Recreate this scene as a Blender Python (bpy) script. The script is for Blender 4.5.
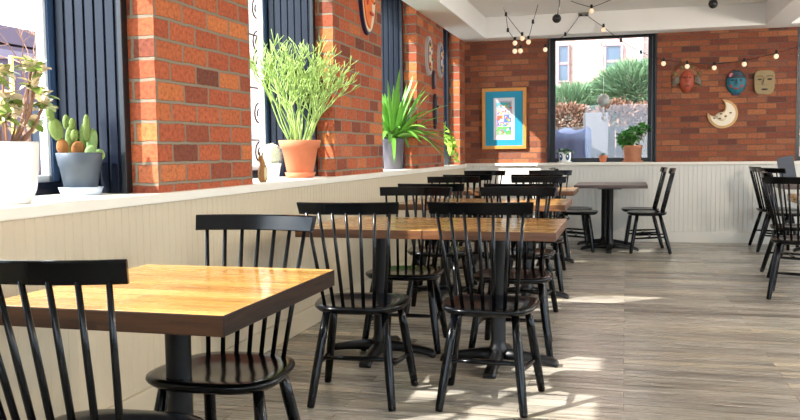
import bpy, bmesh, math, random
from math import sin, cos, pi, radians
from mathutils import Vector, Matrix, noise
random.seed(7)
for o in list(bpy.data.objects): bpy.data.objects.remove(o)
S = bpy.context.scene
COL = S.collection

# ------------------------------------------------------------------ camera, sky, sun, exposure
def make_camera():
    yaw, pitch, roll, H, f = 0.2672, 0.0707, -0.0115, 1.1485, 824.13
    fwd = Vector((-sin(yaw), cos(yaw), 0)); rt = Vector((cos(yaw), sin(yaw), 0)); up = Vector((0, 0, 1))
    f2 = fwd*cos(pitch) - up*sin(pitch); u2 = up*cos(pitch) + fwd*sin(pitch)
    r3 = rt*cos(roll) + u2*sin(roll); u3 = u2*cos(roll) - rt*sin(roll)
    cd = bpy.data.cameras.new('camera'); cam = bpy.data.objects.new('camera', cd); COL.objects.link(cam)
    m = Matrix((r3, u3, -f2)).transposed().to_4x4(); m.translation = Vector((0, 0, H))
    cam.matrix_world = m
    cd.sensor_width = 36; cd.lens = f/800*36; cd.clip_start = 0.05; cd.clip_end = 200
    S.camera = cam
make_camera()

w = bpy.data.worlds.new('sky'); S.world = w; w.use_nodes = True
bgn = w.node_tree.nodes['Background']; bgn.inputs[0].default_value = (0.76, 0.88, 1.0, 1); bgn.inputs[1].default_value = 3.2
sd = bpy.data.lights.new('sun', 'SUN'); sun = bpy.data.objects.new('sun', sd); COL.objects.link(sun)
sd.energy = 6.0; sd.angle = radians(0.6); sd.color = (1.0, 0.95, 0.88)
sun.rotation_euler = Vector((1.0, 0.80, -0.95)).to_track_quat('-Z', 'Y').to_euler()
S.view_settings.view_transform = 'Standard'; S.view_settings.look = 'None'
S.view_settings.exposure = 1.38; S.view_settings.gamma = 1; S.view_settings.use_curve_mapping = False
for i, y in enumerate((2.6, 6.4)):          # added fill lights, unseen beyond the right beam, to lift ceiling and aisle
    ld = bpy.data.lights.new('fill_light', 'POINT'); ld.shadow_soft_size = 0.15
    ld.energy = 85; ld.color = (1.0, 0.90, 0.78)
    lo = bpy.data.objects.new('fill_light', ld); COL.objects.link(lo); lo.location = (3.2, y, 2.12)

# ------------------------------------------------------------------ materials
def lin(c): return tuple((v/12.92 if v <= 0.04045 else ((v+0.055)/1.055)**2.4) for v in c)
def rgb(r, g, b): return (*lin((r/255, g/255, b/255)), 1)
def mat(name, col, rough=0.6, metal=0.0, coat=0.0, bump=0.0, bscale=60, var=0.0, vscale=8, emit=None, es=0, spec=None, sss=0):
    m = bpy.data.materials.new(name); m.use_nodes = True; nt = m.node_tree; b = nt.nodes['Principled BSDF']
    b.inputs['Base Color'].default_value = col; b.inputs['Roughness'].default_value = rough; b.inputs['Metallic'].default_value = metal
    b.inputs['Coat Weight'].default_value = coat; b.inputs['Coat Roughness'].default_value = 0.12
    if spec is not None: b.inputs['Specular IOR Level'].default_value = spec
    if emit: b.inputs['Emission Color'].default_value = emit; b.inputs['Emission Strength'].default_value = es
    if sss: b.inputs['Transmission Weight'].default_value = sss
    tc = nt.nodes.new('ShaderNodeTexCoord')
    if var:
        n = nt.nodes.new('ShaderNodeTexNoise'); n.inputs['Scale'].default_value = vscale; n.inputs['Detail'].default_value = 5
        nt.links.new(tc.outputs['Object'], n.inputs['Vector'])
        hs = nt.nodes.new('ShaderNodeMix'); hs.data_type = 'RGBA'
        hs.inputs[6].default_value = tuple(v*(1-var) for v in col[:3])+(1,); hs.inputs[7].default_value = tuple(min(1, v*(1+var)) for v in col[:3])+(1,)
        nt.links.new(n.outputs['Fac'], hs.inputs[0]); nt.links.new(hs.outputs[2], b.inputs['Base Color'])
    if bump:
        n = nt.nodes.new('ShaderNodeTexNoise'); n.inputs['Scale'].default_value = bscale; n.inputs['Detail'].default_value = 4
        nt.links.new(tc.outputs['Object'], n.inputs['Vector'])
        bp = nt.nodes.new('ShaderNodeBump'); bp.inputs['Strength'].default_value = bump; bp.inputs['Distance'].default_value = 0.004
        nt.links.new(n.outputs['Fac'], bp.inputs['Height']); nt.links.new(bp.outputs['Normal'], b.inputs['Normal'])
    return m
def ramp(nt, stops, interp='LINEAR'):
    r = nt.nodes.new('ShaderNodeValToRGB'); cr = r.color_ramp; cr.interpolation = interp
    while len(cr.elements) < len(stops): cr.elements.new(0.5)
    for e, (p, c) in zip(cr.elements, stops): e.position = p; e.color = c
    return r
def tiles(name, bw, bh, mortar, stops, mcol, rough=0.9, streak=None, bump=0.6, spec=0.5, smooth=0.3, coarse=0.35, mdist=0.01, rrange=None, coat=0):
    """units laid in running bond on a UV map measured in metres; a random colour for each unit"""
    m = bpy.data.materials.new(name); m.use_nodes = True; nt = m.node_tree; N = nt.nodes; L = nt.links; b = N['Principled BSDF']
    uv = N.new('ShaderNodeUVMap')
    wob = N.new('ShaderNodeTexNoise'); wob.inputs['Scale'].default_value = 14; wob.inputs['Detail'].default_value = 5
    L.new(uv.outputs[0], wob.inputs['Vector'])
    vs = N.new('ShaderNodeVectorMath'); vs.operation = 'MULTIPLY_ADD'; vs.inputs[1].default_value = (mortar*0.9,)*3 if streak is None else (0, 0, 0)
    L.new(wob.outputs['Color'], vs.inputs[0]); L.new(uv.outputs[0], vs.inputs[2])
    br = N.new('ShaderNodeTexBrick'); br.inputs['Scale'].default_value = 1; br.inputs['Color1'].default_value = (0, 0, 0, 1); br.inputs['Color2'].default_value = (1, 1, 1, 1)
    br.inputs['Brick Width'].default_value = bw; br.inputs['Row Height'].default_value = bh; br.inputs['Mortar Size'].default_value = mortar/2
    br.inputs['Mortar Smooth'].default_value = smooth; br.inputs['Mortar'].default_value = (0.5, 0.5, 0.5, 1)
    if streak: br.offset = 0.37; br.offset_frequency = 2
    L.new(vs.outputs[0], br.inputs['Vector'])
    rp = ramp(nt, stops, 'LINEAR'); L.new(br.outputs['Color'], rp.inputs[0])
    n1 = N.new('ShaderNodeTexNoise'); n1.inputs['Detail'].default_value = 7; n1.inputs['Roughness'].default_value = 0.65
    if streak:
        mp = N.new('ShaderNodeMapping'); mp.inputs['Scale'].default_value = streak
        # shift the grain from board to board
        sh = N.new('ShaderNodeVectorMath'); sh.operation = 'MULTIPLY_ADD'; sh.inputs[1].default_value = (13.0, 7.0, 0)
        L.new(br.outputs['Color'], sh.inputs[0]); L.new(uv.outputs[0], sh.inputs[2]); L.new(sh.outputs[0], mp.inputs['Vector']); L.new(mp.outputs[0], n1.inputs['Vector']); n1.inputs['Scale'].default_value = 1
    else:
        L.new(uv.outputs[0], n1.inputs['Vector']); n1.inputs['Scale'].default_value = 48
    r2 = ramp(nt, [(0.34 if streak else 0.3, (1-coarse,)*3+(1,)), (0.5 if streak else 0.5, (1.0, 1.0, 1.0, 1)), (0.68, (1+coarse*(0.4 if streak else 0.55),)*3+(1,))]); L.new(n1.outputs['Fac'], r2.inputs[0])
    mul = N.new('ShaderNodeMix'); mul.data_type = 'RGBA'; mul.blend_type = 'MULTIPLY'; mul.inputs[0].default_value = 1
    L.new(rp.outputs[0], mul.inputs[6]); L.new(r2.outputs[0], mul.inputs[7])
    mx = N.new('ShaderNodeMix'); mx.data_type = 'RGBA'; mx.inputs[7].default_value = mcol
    L.new(br.outputs['Fac'], mx.inputs[0]); L.new(mul.outputs[2], mx.inputs[6]); L.new(mx.outputs[2], b.inputs['Base Color'])
    b.inputs['Roughness'].default_value = rough; b.inputs['Specular IOR Level'].default_value = spec; b.inputs['Coat Weight'].default_value = coat; b.inputs['Coat Roughness'].default_value = 0.1
    if rrange:
        rr = ramp(nt, [(0.35, (rrange[0],)*3+(1,)), (0.65, (rrange[1],)*3+(1,))]); L.new(n1.outputs['Fac'], rr.inputs[0]); L.new(rr.outputs[0], b.inputs['Roughness'])
    inv = N.new('ShaderNodeMath'); inv.operation = 'MULTIPLY_ADD'; inv.inputs[1].default_value = -1; inv.inputs[2].default_value = 1; L.new(br.outputs['Fac'], inv.inputs[0])
    ad = N.new('ShaderNodeMath'); ad.operation = 'MULTIPLY_ADD'; ad.inputs[1].default_value = 0.35; L.new(n1.outputs['Fac'], ad.inputs[0]); L.new(inv.outputs[0], ad.inputs[2])
    bp = N.new('ShaderNodeBump'); bp.inputs['Strength'].default_value = bump; bp.inputs['Distance'].default_value = mdist
    L.new(ad.outputs[0], bp.inputs['Height']); L.new(bp.outputs['Normal'], b.inputs['Normal'])
    return m
def glass_mat(name, tint=(0.97, 0.985, 1, 1), refl=0.05):
    m = bpy.data.materials.new(name); m.use_nodes = True; nt = m.node_tree; nt.nodes.clear()
    o = nt.nodes.new('ShaderNodeOutputMaterial'); t = nt.nodes.new('ShaderNodeBsdfTransparent'); t.inputs[0].default_value = tint
    g = nt.nodes.new('ShaderNodeBsdfGlossy'); g.inputs['Roughness'].default_value = 0.02
    lw = nt.nodes.new('ShaderNodeLayerWeight'); pw = nt.nodes.new('ShaderNodeMath'); pw.operation = 'POWER'; pw.inputs[1].default_value = 5
    ma = nt.nodes.new('ShaderNodeMath'); ma.operation = 'MULTIPLY_ADD'; ma.inputs[1].default_value = 0.45; ma.inputs[2].default_value = refl*0.6
    nt.links.new(lw.outputs['Facing'], pw.inputs[0]); nt.links.new(pw.outputs[0], ma.inputs[0])
    mx = nt.nodes.new('ShaderNodeMixShader'); nt.links.new(ma.outputs[0], mx.inputs[0]); nt.links.new(t.outputs[0], mx.inputs[1]); nt.links.new(g.outputs[0], mx.inputs[2]); nt.links.new(mx.outputs[0], o.inputs[0])
    return m

M = {}
BRK = [(0.0, rgb(104, 54, 36)), (0.06, rgb(130, 64, 40)), (0.25, rgb(156, 74, 42)), (0.5, rgb(174, 88, 50)), (0.72, rgb(160, 76, 44)), (0.88, rgb(190, 108, 56)), (1.0, rgb(170, 92, 66))]
M['brick'] = tiles('left_wall_brick', 0.235, 0.093, 0.017, BRK, rgb(132, 118, 98), bump=1.0, coarse=0.5, mdist=0.012)
BRB = [(0.0, rgb(84, 50, 40)), (0.08, rgb(118, 62, 46)), (0.35, rgb(128, 70, 46)), (0.6, rgb(144, 80, 50)), (0.85, rgb(160, 98, 62)), (1.0, rgb(120, 70, 54))]
M['brick_back'] = tiles('back_wall_brick', 0.215, 0.070, 0.011, BRB, rgb(104, 82, 68), bump=0.8, coarse=0.35)
BRO = [(0.0, rgb(168, 128, 118)), (1.0, rgb(190, 154, 140))]
M['brick_out'] = tiles('outside_brick', 0.22, 0.075, 0.012, BRO, rgb(140, 124, 116), bump=0.3)
M['brick_out2'] = tiles('outside_brick_pale', 0.22, 0.075, 0.012, [(0, rgb(146, 128, 118)), (1, rgb(164, 146, 134))], rgb(160, 148, 140), bump=0.3)
FL = [(0.0, rgb(108, 102, 92)), (0.3, rgb(172, 164, 150)), (0.6, rgb(138, 133, 124)), (1.0, rgb(188, 176, 154))]
M['floor'] = tiles('plank_floor', 1.22, 0.105, 0.003, FL, rgb(84, 70, 58), streak=(1.5, 30, 1), bump=0.12, coarse=0.8, mdist=0.003, smooth=0.1, rrange=(0.36, 0.2))
WD = [(0.0, rgb(146, 100, 44)), (0.3, rgb(190, 142, 72)), (0.65, rgb(168, 118, 56)), (1.0, rgb(208, 162, 92))]
M['wood'] = tiles('tabletop_wood', 1.6, 0.09, 0.0012, WD, rgb(110, 66, 30), streak=(3.0, 26, 1), bump=0.1, coarse=0.42, mdist=0.002, smooth=0.1, rrange=(0.34, 0.2), coat=0.3)
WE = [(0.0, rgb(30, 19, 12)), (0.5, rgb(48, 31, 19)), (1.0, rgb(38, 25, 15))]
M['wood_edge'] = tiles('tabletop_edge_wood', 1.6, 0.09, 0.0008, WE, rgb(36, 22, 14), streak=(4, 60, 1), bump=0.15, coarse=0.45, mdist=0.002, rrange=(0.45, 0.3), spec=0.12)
WE2 = [(0.0, rgb(80, 46, 22)), (0.5, rgb(106, 66, 34)), (1.0, rgb(92, 54, 27))]
M['wood_edge_warm'] = tiles('warm_tabletop_edge_wood', 1.6, 0.09, 0.0008, WE2, rgb(60, 36, 20), streak=(4, 60, 1), bump=0.15, coarse=0.45, mdist=0.002, rrange=(0.45, 0.3))
M['wood_grey'] = tiles('walnut_tabletop_wood', 1.6, 0.09, 0.0012, [(0, rgb(62, 44, 34)), (1, rgb(84, 60, 46))], rgb(60, 40, 28), streak=(3.0, 26, 1), bump=0.1, rrange=(0.4, 0.28), mdist=0.002)
M['black'] = mat('black_chair_paint', rgb(7, 8, 10), rough=0.17, var=0.15, vscale=14, spec=0.22)
M['iron'] = mat('black_cast_iron', rgb(8, 9, 11), rough=0.36, spec=0.3, bump=0.2, bscale=180)
M['wainscot'] = mat('cream_painted_board', rgb(194, 178, 150), rough=0.5, var=0.05, vscale=2.2, bump=0.08, bscale=40)
M['wainscot_back'] = mat('white_painted_beadboard', rgb(214, 210, 200), rough=0.5, var=0.04, vscale=2.5, bump=0.06, bscale=40)
M['sill'] = mat('white_sill_paint', rgb(226, 218, 202), rough=0.42, var=0.06, vscale=5, bump=0.1, bscale=30)
M['ceiling'] = mat('ceiling_plaster', rgb(238, 235, 230), rough=0.9, var=0.03, vscale=1.5, bump=0.12, bscale=25)
M['plaster'] = mat('wall_plaster', rgb(230, 226, 218), rough=0.9, var=0.04, vscale=2)
M['navy'] = mat('navy_painted_wood', rgb(13, 19, 33), rough=0.3, spec=0.3, var=0.22, vscale=10, bump=0.15, bscale=50)
M['navy_frame'] = mat('blue_frame_paint', rgb(52, 76, 108), rough=0.4, var=0.12, vscale=9)
M['white_frame'] = mat('white_frame_paint', rgb(226, 230, 234), rough=0.45)
M['black_frame'] = mat('black_window_metal', rgb(12, 13, 17), rough=0.4, bump=0.05)
M['grey_metal'] = mat('grey_metal_trim', rgb(110, 116, 122), rough=0.35, metal=0.6)
M['glass'] = glass_mat('window_glass')
M['terracotta'] = mat('terracotta_clay', rgb(200, 116, 78), rough=0.8, var=0.14, vscale=14, bump=0.2)
M['terracotta_pale'] = mat('weathered_terracotta', rgb(196, 132, 98), rough=0.85, var=0.2, vscale=12, bump=0.2)
M['white_pot'] = mat('white_glazed_ceramic', rgb(236, 234, 228), rough=0.3, coat=0.3)
M['grey_pot'] = mat('blue_grey_plastic', rgb(62, 70, 79), rough=0.5, var=0.05)
M['grey_pot2'] = mat('mauve_grey_glaze', rgb(86, 82, 90), rough=0.4, var=0.07)
M['saucer'] = mat('pale_blue_plastic_saucer', rgb(196, 208, 222), rough=0.25)
M['soil'] = mat('potting_soil', rgb(62, 46, 36), rough=1, bump=0.6, bscale=120, var=0.3, vscale=60)
M['cactus'] = mat('cactus_green', rgb(98, 116, 44), rough=0.6, var=0.22, vscale=30, bump=0.4, bscale=160)
M['cactus_pale'] = mat('pale_cactus_green', rgb(116, 142, 78), rough=0.6, var=0.2, vscale=40, bump=0.3, bscale=160)
M['cactus_brown'] = mat('corky_cactus_brown', rgb(140, 88, 36), rough=0.8, var=0.25, vscale=40, bump=0.4, bscale=160)
M['pencil'] = mat('pencil_stem_green', rgb(158, 184, 96), rough=0.55, var=0.2, vscale=10)
M['leaf'] = mat('strap_leaf_green', rgb(104, 158, 58), rough=0.42, var=0.3, vscale=12)
M['leaf_dark'] = mat('dark_leaf_green', rgb(48, 98, 44), rough=0.45, var=0.3, vscale=14)
M['leaf_mid'] = mat('mid_leaf_green', rgb(78, 138, 60), rough=0.4, var=0.3, vscale=14)
M['leaf_lime'] = mat('lime_leaf_green', rgb(160, 200, 72), rough=0.45, var=0.25, vscale=12)
M['leaf_cream'] = mat('cream_edged_leaf', rgb(228, 208, 172), rough=0.5, var=0.2, vscale=14)
M['leaf_green2'] = mat('jade_leaf_green', rgb(128, 152, 66), rough=0.45, var=0.25, vscale=14)
M['stem'] = mat('woody_stem', rgb(138, 100, 76), rough=0.8, var=0.2, vscale=30)
M['spines'] = mat('white_cactus_wool', rgb(234, 228, 212), rough=0.9)
M['juniper'] = mat('juniper_green', rgb(92, 122, 84), rough=0.7, var=0.3, vscale=5)
M['juniper_dark'] = mat('deep_juniper_green', rgb(62, 94, 64), rough=0.7, var=0.35, vscale=5)
M['dry'] = mat('dry_copper_leaves', rgb(116, 82, 62), rough=0.8, var=0.35, vscale=8)
M['fence'] = mat('weathered_fence_boards', rgb(70, 66, 62), rough=0.85, var=0.2, vscale=4)
M['tarp'] = mat('blue_grey_tarp', rgb(58, 66, 96), rough=0.6, var=0.12, vscale=6, bump=0.4, bscale=10)
M['board'] = mat('pale_weathered_panel', rgb(88, 85, 86), rough=0.7, var=0.15, vscale=6)
M['ground_out'] = mat('outside_concrete', rgb(120, 118, 114), rough=0.9, var=0.15, vscale=1)
M['purple'] = mat('mauve_outside_wall', rgb(84, 68, 82), rough=0.8, var=0.1, vscale=1)
M['purple2'] = mat('pale_outside_band', rgb(112, 100, 114), rough=0.8, var=0.1, vscale=1)
M['paleblue'] = mat('pale_blue_outside_wall', rgb(66, 72, 94), rough=0.8, var=0.06, vscale=1)
M['yellow'] = mat('yellow_pipe_paint', rgb(226, 196, 72), rough=0.5)
M['outglass'] = mat('outside_window_glass', rgb(52, 68, 84), rough=0.08, coat=0.5, var=0.3, vscale=3)
M['mauve_trim'] = mat('dusty_rose_window_trim', rgb(140, 112, 114), rough=0.7)
M['gold_frame'] = mat('golden_oak_frame', rgb(204, 138, 62), rough=0.4, var=0.15, vscale=20, coat=0.2)
M['teal'] = mat('teal_mat_board', rgb(18, 134, 162), rough=0.6)
M['cable'] = mat('black_cable_rubber', rgb(22, 22, 22), rough=0.6)
M['bulb'] = mat('warm_bulb_glass', rgb(250, 226, 196), rough=0.15, emit=(1.0, 0.72, 0.45, 1), es=0.2)
M['ball'] = mat('matte_black_lamp', rgb(18, 19, 21), rough=0.4)
M['chrome'] = mat('nickel_metal', rgb(150, 148, 142), rough=0.25, metal=0.9)
M['white_glow'] = mat('fill_pendant_glow', rgb(250, 246, 238), rough=0.6, emit=(1, 0.93, 0.85, 1), es=2.0)  # glowing dish of the added fill pendants
def flat(name, r, g, b_, **k):
    if name not in M: M[name] = mat(name, rgb(r, g, b_), **({'rough': 0.55, 'var': 0.12, 'vscale': 25} | k))
    return M[name]

# ------------------------------------------------------------------ mesh builder
class MB:
    def __init__(s): s.bm = bmesh.new(); s.uv = s.bm.loops.layers.uv.new('UVMap'); s.mi = 0
    def face(s, vs, smooth=False):
        try: f = s.bm.faces.new(vs)
        except ValueError: return None
        f.material_index = s.mi; f.smooth = smooth; return f
    def box(s, x0, x1, y0, y1, z0, z1, bevel=0):
        v = [s.bm.verts.new((x, y, z)) for x in (x0, x1) for y in (y0, y1) for z in (z0, z1)]
        fs = [s.face([v[i] for i in q]) for q in ((0, 1, 3, 2), (4, 6, 7, 5), (0, 4, 5, 1), (2, 3, 7, 6), (0, 2, 6, 4), (1, 5, 7, 3))]
        if bevel:
            es = {e for f in fs for e in f.edges}
            bmesh.ops.bevel(s.bm, geom=list(es), offset=bevel, segments=2, affect='EDGES', profile=0.6)
        return s
    def tube(s, pts, r, n=8, cap=True, squash=None):
        """swept round bar through pts; r a number or list"""
        pts = [Vector(p) for p in pts]; rs = r if isinstance(r, (list, tuple)) else [r]*len(pts)
        rings = []; prev = None
        for i, p in enumerate(pts):
            t = (pts[min(i+1, len(pts)-1)] - pts[max(i-1, 0)]).normalized()
            if prev is None:
                a = Vector((0, 0, 1)) if abs(t.z) < 0.9 else Vector((1, 0, 0)); u = t.cross(a).normalized()
            else: u = (prev - t*prev.dot(t)).normalized()
            prev = u; v = t.cross(u)
            q = squash or (1, 1)
            rings.append([s.bm.verts.new(p + u*cos(2*pi*k/n)*rs[i]*q[0] + v*sin(2*pi*k/n)*rs[i]*q[1]) for k in range(n)])
        for a, b in zip(rings, rings[1:]):
            for k in range(n): s.face([a[k], a[(k+1) % n], b[(k+1) % n], b[k]], True)
        if cap: s.face(rings[0][::-1]); s.face(rings[-1])
        return s
    def lathe(s, prof, c=(0, 0, 0), n=28, rib=0):
        rings = []
        for (r, z) in prof:
            rings.append([s.bm.verts.new((c[0]+max(r, 1e-4)*cos(2*pi*k/n), c[1]+max(r, 1e-4)*sin(2*pi*k/n), c[2]+z)) for k in range(n)])
        for a, b in zip(rings, rings[1:]):
            for k in range(n): s.face([a[k], a[(k+1) % n], b[(k+1) % n], b[k]], True)
        s.face(rings[0][::-1]); s.face(rings[-1]); return s
    def ball(s, c, r, n=12, m=8, rot=None):
        r = (r, r, r) if isinstance(r, (int, float)) else r
        mt = rot or Matrix(); c = Vector(c); rings = []
        for j in range(1, m):
            th = pi*j/m
            rings.append([s.bm.verts.new(c + mt @ Vector((r[0]*sin(th)*cos(2*pi*k/n), r[1]*sin(th)*sin(2*pi*k/n), r[2]*cos(th)))) for k in range(n)])
        t = s.bm.verts.new(c + mt @ Vector((0, 0, r[2]))); b = s.bm.verts.new(c - mt @ Vector((0, 0, r[2])))
        for a, q in zip(rings, rings[1:]):
            for k in range(n): s.face([a[k], q[k], q[(k+1) % n], a[(k+1) % n]], True)
        for k in range(n): s.face([t, rings[0][k], rings[0][(k+1) % n]], True); s.face([b, rings[-1][(k+1) % n], rings[-1][k]], True)
        return s
    def prism(s, outline, d0, d1, frame, bevel=0):
        """outline in 2-D extruded from d0 to d1; frame maps (a, b, depth) to a point"""
        A = [s.bm.verts.new(frame(a, b, d0)) for a, b in outline]; B = [s.bm.verts.new(frame(a, b, d1)) for a, b in outline]
        n = len(outline); s.face(A[::-1]); f = s.face(B)
        for k in range(n): s.face([A[k], A[(k+1) % n], B[(k+1) % n], B[k]])
        if bevel and f: bmesh.ops.bevel(s.bm, geom=list(f.edges), offset=bevel, segments=2, affect='EDGES')
        return s
    def loft(s, rings, smooth=True):
        R = [[s.bm.verts.new(p) for p in r] for r in rings]; n = len(R[0])
        for a, b in zip(R, R[1:]):
            for k in range(n): s.face([a[k], a[(k+1) % n], b[(k+1) % n], b[k]], smooth)
        s.face(R[0][::-1]); s.face(R[-1]); return s
    def blade(s, p, d, L, wd, droop=0.3, n=4, nrm=None, fold=0.15):
        """a leaf: curved strip with a pointed end"""
        p = Vector(p); d = Vector(d).normalized(); side = d.cross(Vector((0, 0, 1)))
        if side.length < 1e-3: side = Vector((1, 0, 0))
        side.normalize()
        if nrm is not None: side = (Matrix.Rotation(nrm, 3, d) @ side)
        upv = side.cross(d); prev = None
        for i in range(n+1):
            t = i/n; c = p + d*L*t - Vector((0, 0, 1))*droop*L*t*t
            wv = wd*(sin(pi*min(1, 0.12+t*0.88))**0.7)
            if i == n: wv = wd*0.03
            a = s.bm.verts.new(c - side*wv*0.5 + upv*wv*fold); m_ = s.bm.verts.new(c); b = s.bm.verts.new(c + side*wv*0.5 + upv*wv*fold)
            if prev: s.face([prev[0], prev[1], m_, a], True); s.face([prev[1], prev[2], b, m_], True)
            prev = (a, m_, b)
    def build(s, name, mats, parent=None, bevelmod=0, normals=True):
        if normals: bmesh.ops.recalc_face_normals(s.bm, faces=s.bm.faces[:])
        for f in s.bm.faces:
            n = f.normal; ax = max(range(3), key=lambda i: abs(n[i]))
            for l in f.loops:
                c = l.vert.co; l[s.uv].uv = ((c.y, c.z) if ax == 0 else (c.x, c.z) if ax == 1 else (c.x, c.y))
        me = bpy.data.meshes.new(name); s.bm.to_mesh(me); s.bm.free()
        for m in (mats if isinstance(mats, (list, tuple)) else [mats]): me.materials.append(m)
        o = bpy.data.objects.new(name, me); COL.objects.link(o)
        if parent: o.parent = parent
        return o
def clamp(o, x0, y0, y1, xin=None):
    """keep a plant's leaves inside its window niche"""
    lx, ly = o.parent.location.x, o.parent.location.y
    for v in o.data.vertices:
        if v.co.x+lx < x0: v.co.x = x0-lx
        if v.co.x+lx < (WX+0.03 if xin is None else xin):
            v.co.y = min(max(v.co.y, y0-ly), y1-ly)
def struct(o): o['kind'] = 'structure'; return o
def thing(name, loc, label, cat, rz=0, group=None):
    o = bpy.data.objects.new(name, None); COL.objects.link(o); o.location = loc; o.rotation_euler = (0, 0, rz); o.empty_display_size = 0.1
    return tag(o, label, cat, group)
def tag(o, label, cat, group=None):
    o['label'] = label; o['category'] = cat
    if group: o['group'] = group
    return o
KIDS = {}
def copy_tree(o, parent=None):
    c = o.copy(); COL.objects.link(c)
    if parent: c.parent = parent
    for ch in [k for k in bpy.data.objects if k.parent == o]: copy_tree(ch, c)
    return c

# ------------------------------------------------------------------ room shell
WX = -2.013; BY = 10.6; CZ = 2.80; SZ = 2.545; SILL = 0.976
X1, Y0 = 5.6, -3.0
struct(MB().box(-2.6, X1+0.3, Y0-0.3, BY+0.4, -0.12, 0).build('floor', M['floor']))
struct(MB().box(-2.6, X1+0.3, Y0-0.3, BY+0.4, CZ, CZ+0.15).build('ceiling', M['ceiling']))
struct(MB().box(WX, -1.69, Y0, BY, SZ, CZ, 0.008).build('trim_1', M['ceiling']))
struct(MB().box(-1.69, X1, 10.30, BY, SZ, CZ, 0.008).build('trim_2', M['ceiling']))
struct(MB().box(1.53, 1.80, Y0, 10.30, SZ, CZ, 0.008).build('trim_3', M['ceiling']))
WIN = [(-2.3, -0.5), (0.45, 3.27), (4.236, 5.603), (6.82, 8.04), (9.30, 10.25)]
HEAD = 2.78
# left wall: brick piers between deep window openings, solid wall below the sill, lintels above
b = MB(); ys = [Y0-0.3] + [v for ww in WIN for v in ww] + [BY+0.35]
for i in range(0, len(ys), 2): b.box(-2.58, WX, ys[i], ys[i+1], SILL, CZ)
for a, c in WIN: b.box(-2.58, WX-0.002, a, c, HEAD, CZ)
b.box(-2.58, WX-0.03, Y0-0.3, BY+0.35, 0, 0.93)
struct(b.build('wall_left', M['brick']))
def beadboard(name, m, a0, a1, z0, z1, plane, axis, sign, pitch=0.052, gd=0.0018):
    """tongue-and-groove board with real grooves; plane = coordinate of its face, sign = side it faces"""
    b = MB(); prof = [(a0, 0)]; t = a0
    while t < a1 - pitch:
        t += pitch; prof += [(t-0.003, 0), (t-0.001, -gd), (t+0.001, -gd), (t+0.003, 0)]
    prof.append((a1, 0))
    pt = (lambda a, d, z: (plane+sign*d, a, z)) if axis == 'y' else (lambda a, d, z: (a, plane+sign*d, z))
    lo = [b.bm.verts.new(pt(a, d, z0)) for a, d in prof]; hi = [b.bm.verts.new(pt(a, d, z1)) for a, d in prof]
    for i in range(len(prof)-1): b.face([lo[i], lo[i+1], hi[i+1], hi[i]])
    bk = [b.bm.verts.new(pt(a, -0.03, z)) for a in (a0, a1) for z in (z0, z1)]
    b.face([bk[0], bk[1], bk[3], bk[2]]); b.face([lo[0], hi[0], bk[1], bk[0]]); b.face([lo[-1], bk[2], bk[3], hi[-1]])
    return struct(b.build(name, m))
beadboard('trim_4', M['wainscot'], Y0, BY, 0, 0.93, WX, 'y', 1)
beadboard('trim_5', M['wainscot_back'], WX, X1, 0, 0.95, BY, 'x', -1, gd=0.005)
struct(MB().box(-2.56, WX+0.024, Y0, BY+0.0, 0.932, SILL, 0.006).build('trim_6', M['sill']))
struct(MB().box(WX, X1, BY-0.03, BY+0.30, 0.95, 0.985, 0.005).build('trim_7', M['sill']))
struct(MB().box(WX, WX+0.018, Y0, BY, 0, 0.13, 0.005).build('baseboard_left', M['wainscot']))
struct(MB().box(WX+0.018, X1, BY-0.018, BY, 0, 0.13, 0.005).build('baseboard_back', M['wainscot_back']))
# window furniture of the left wall
def left_window(idx, y0, y1):
    e = bpy.data.objects.new('window_%d' % idx, None); COL.objects.link(e); e['kind'] = 'structure'
    for sgn, y in ((1, y0), (-1, y1)):
        b = MB()                                        # grooved jamb panel, deeper half of the reveal
        ya, yb = (y, y+0.03) if sgn > 0 else (y-0.03, y)
        x = -2.165
        b.box(-2.49, x, min(ya, yb), max(ya, yb), SILL, HEAD)
        yy = yb if sgn > 0 else ya
        for k in range(6):
            xx = -2.185 - k*0.052
            b.box(xx-0.045, xx-0.004, min(yy, yy+sgn*0.008), max(yy, yy+sgn*0.008), SILL, HEAD, 0.003)
        b.build('jamb_panel', M['navy'], e)
        b = MB(); b.box(-2.168, -2.145, min(y, y+sgn*0.045), max(y, y+sgn*0.045), SILL, HEAD, 0.003); b.build('jamb_edge', M['black_frame'], e)
    b = MB()
    for ya, yb in ((y0, y0+0.025), (y1-0.025, y1)): b.box(-2.57, -2.49, ya, yb, SILL, HEAD, 0.004)
    b.box(-2.57, -2.49, y0, y1, SILL, 1.03, 0.004); b.box(-2.57, -2.49, y0, y1, HEAD-0.06, HEAD, 0.004)
    b.build('window_frame', M['navy'], e)
    b = MB()
    for ya, yb in ((y0+0.025, y0+0.07), (y1-0.07, y1-0.025)): b.box(-2.56, -2.505, ya, yb, 1.03, HEAD-0.06, 0.003)
    b.build('sash', M['navy_frame'], e)
    b = MB()
    for ya, yb in ((y0+0.07, y0+0.09), (y1-0.09, y1-0.07)): b.box(-2.555, -2.515, ya, yb, 1.03, HEAD-0.06, 0.003)
    b.box(-2.555, -2.515, y0+0.07, y1-0.07, 1.03, 1.06, 0.003)
    b.build('inner_sash', M['white_frame'], e)
    MB().box(-2.538, -2.532, y0+0.08, y1-0.08, 1.05, HEAD-0.06).build('pane', M['glass'], e)
for i, (a, c) in enumerate(WIN): left_window(i+1, a, c)
bl = bpy.data.objects['window_2']
q = MB(); q.box(-2.505, -2.500, 0.55, 3.20, 2.28, 2.77); q.tube([(-2.5025, 0.55, 2.28), (-2.5025, 3.20, 2.28)], 0.012, 8); q.build('added_sun_blocker', M['plaster'], bl)  # blind added above the view to cut down sunlight on the floor
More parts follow.
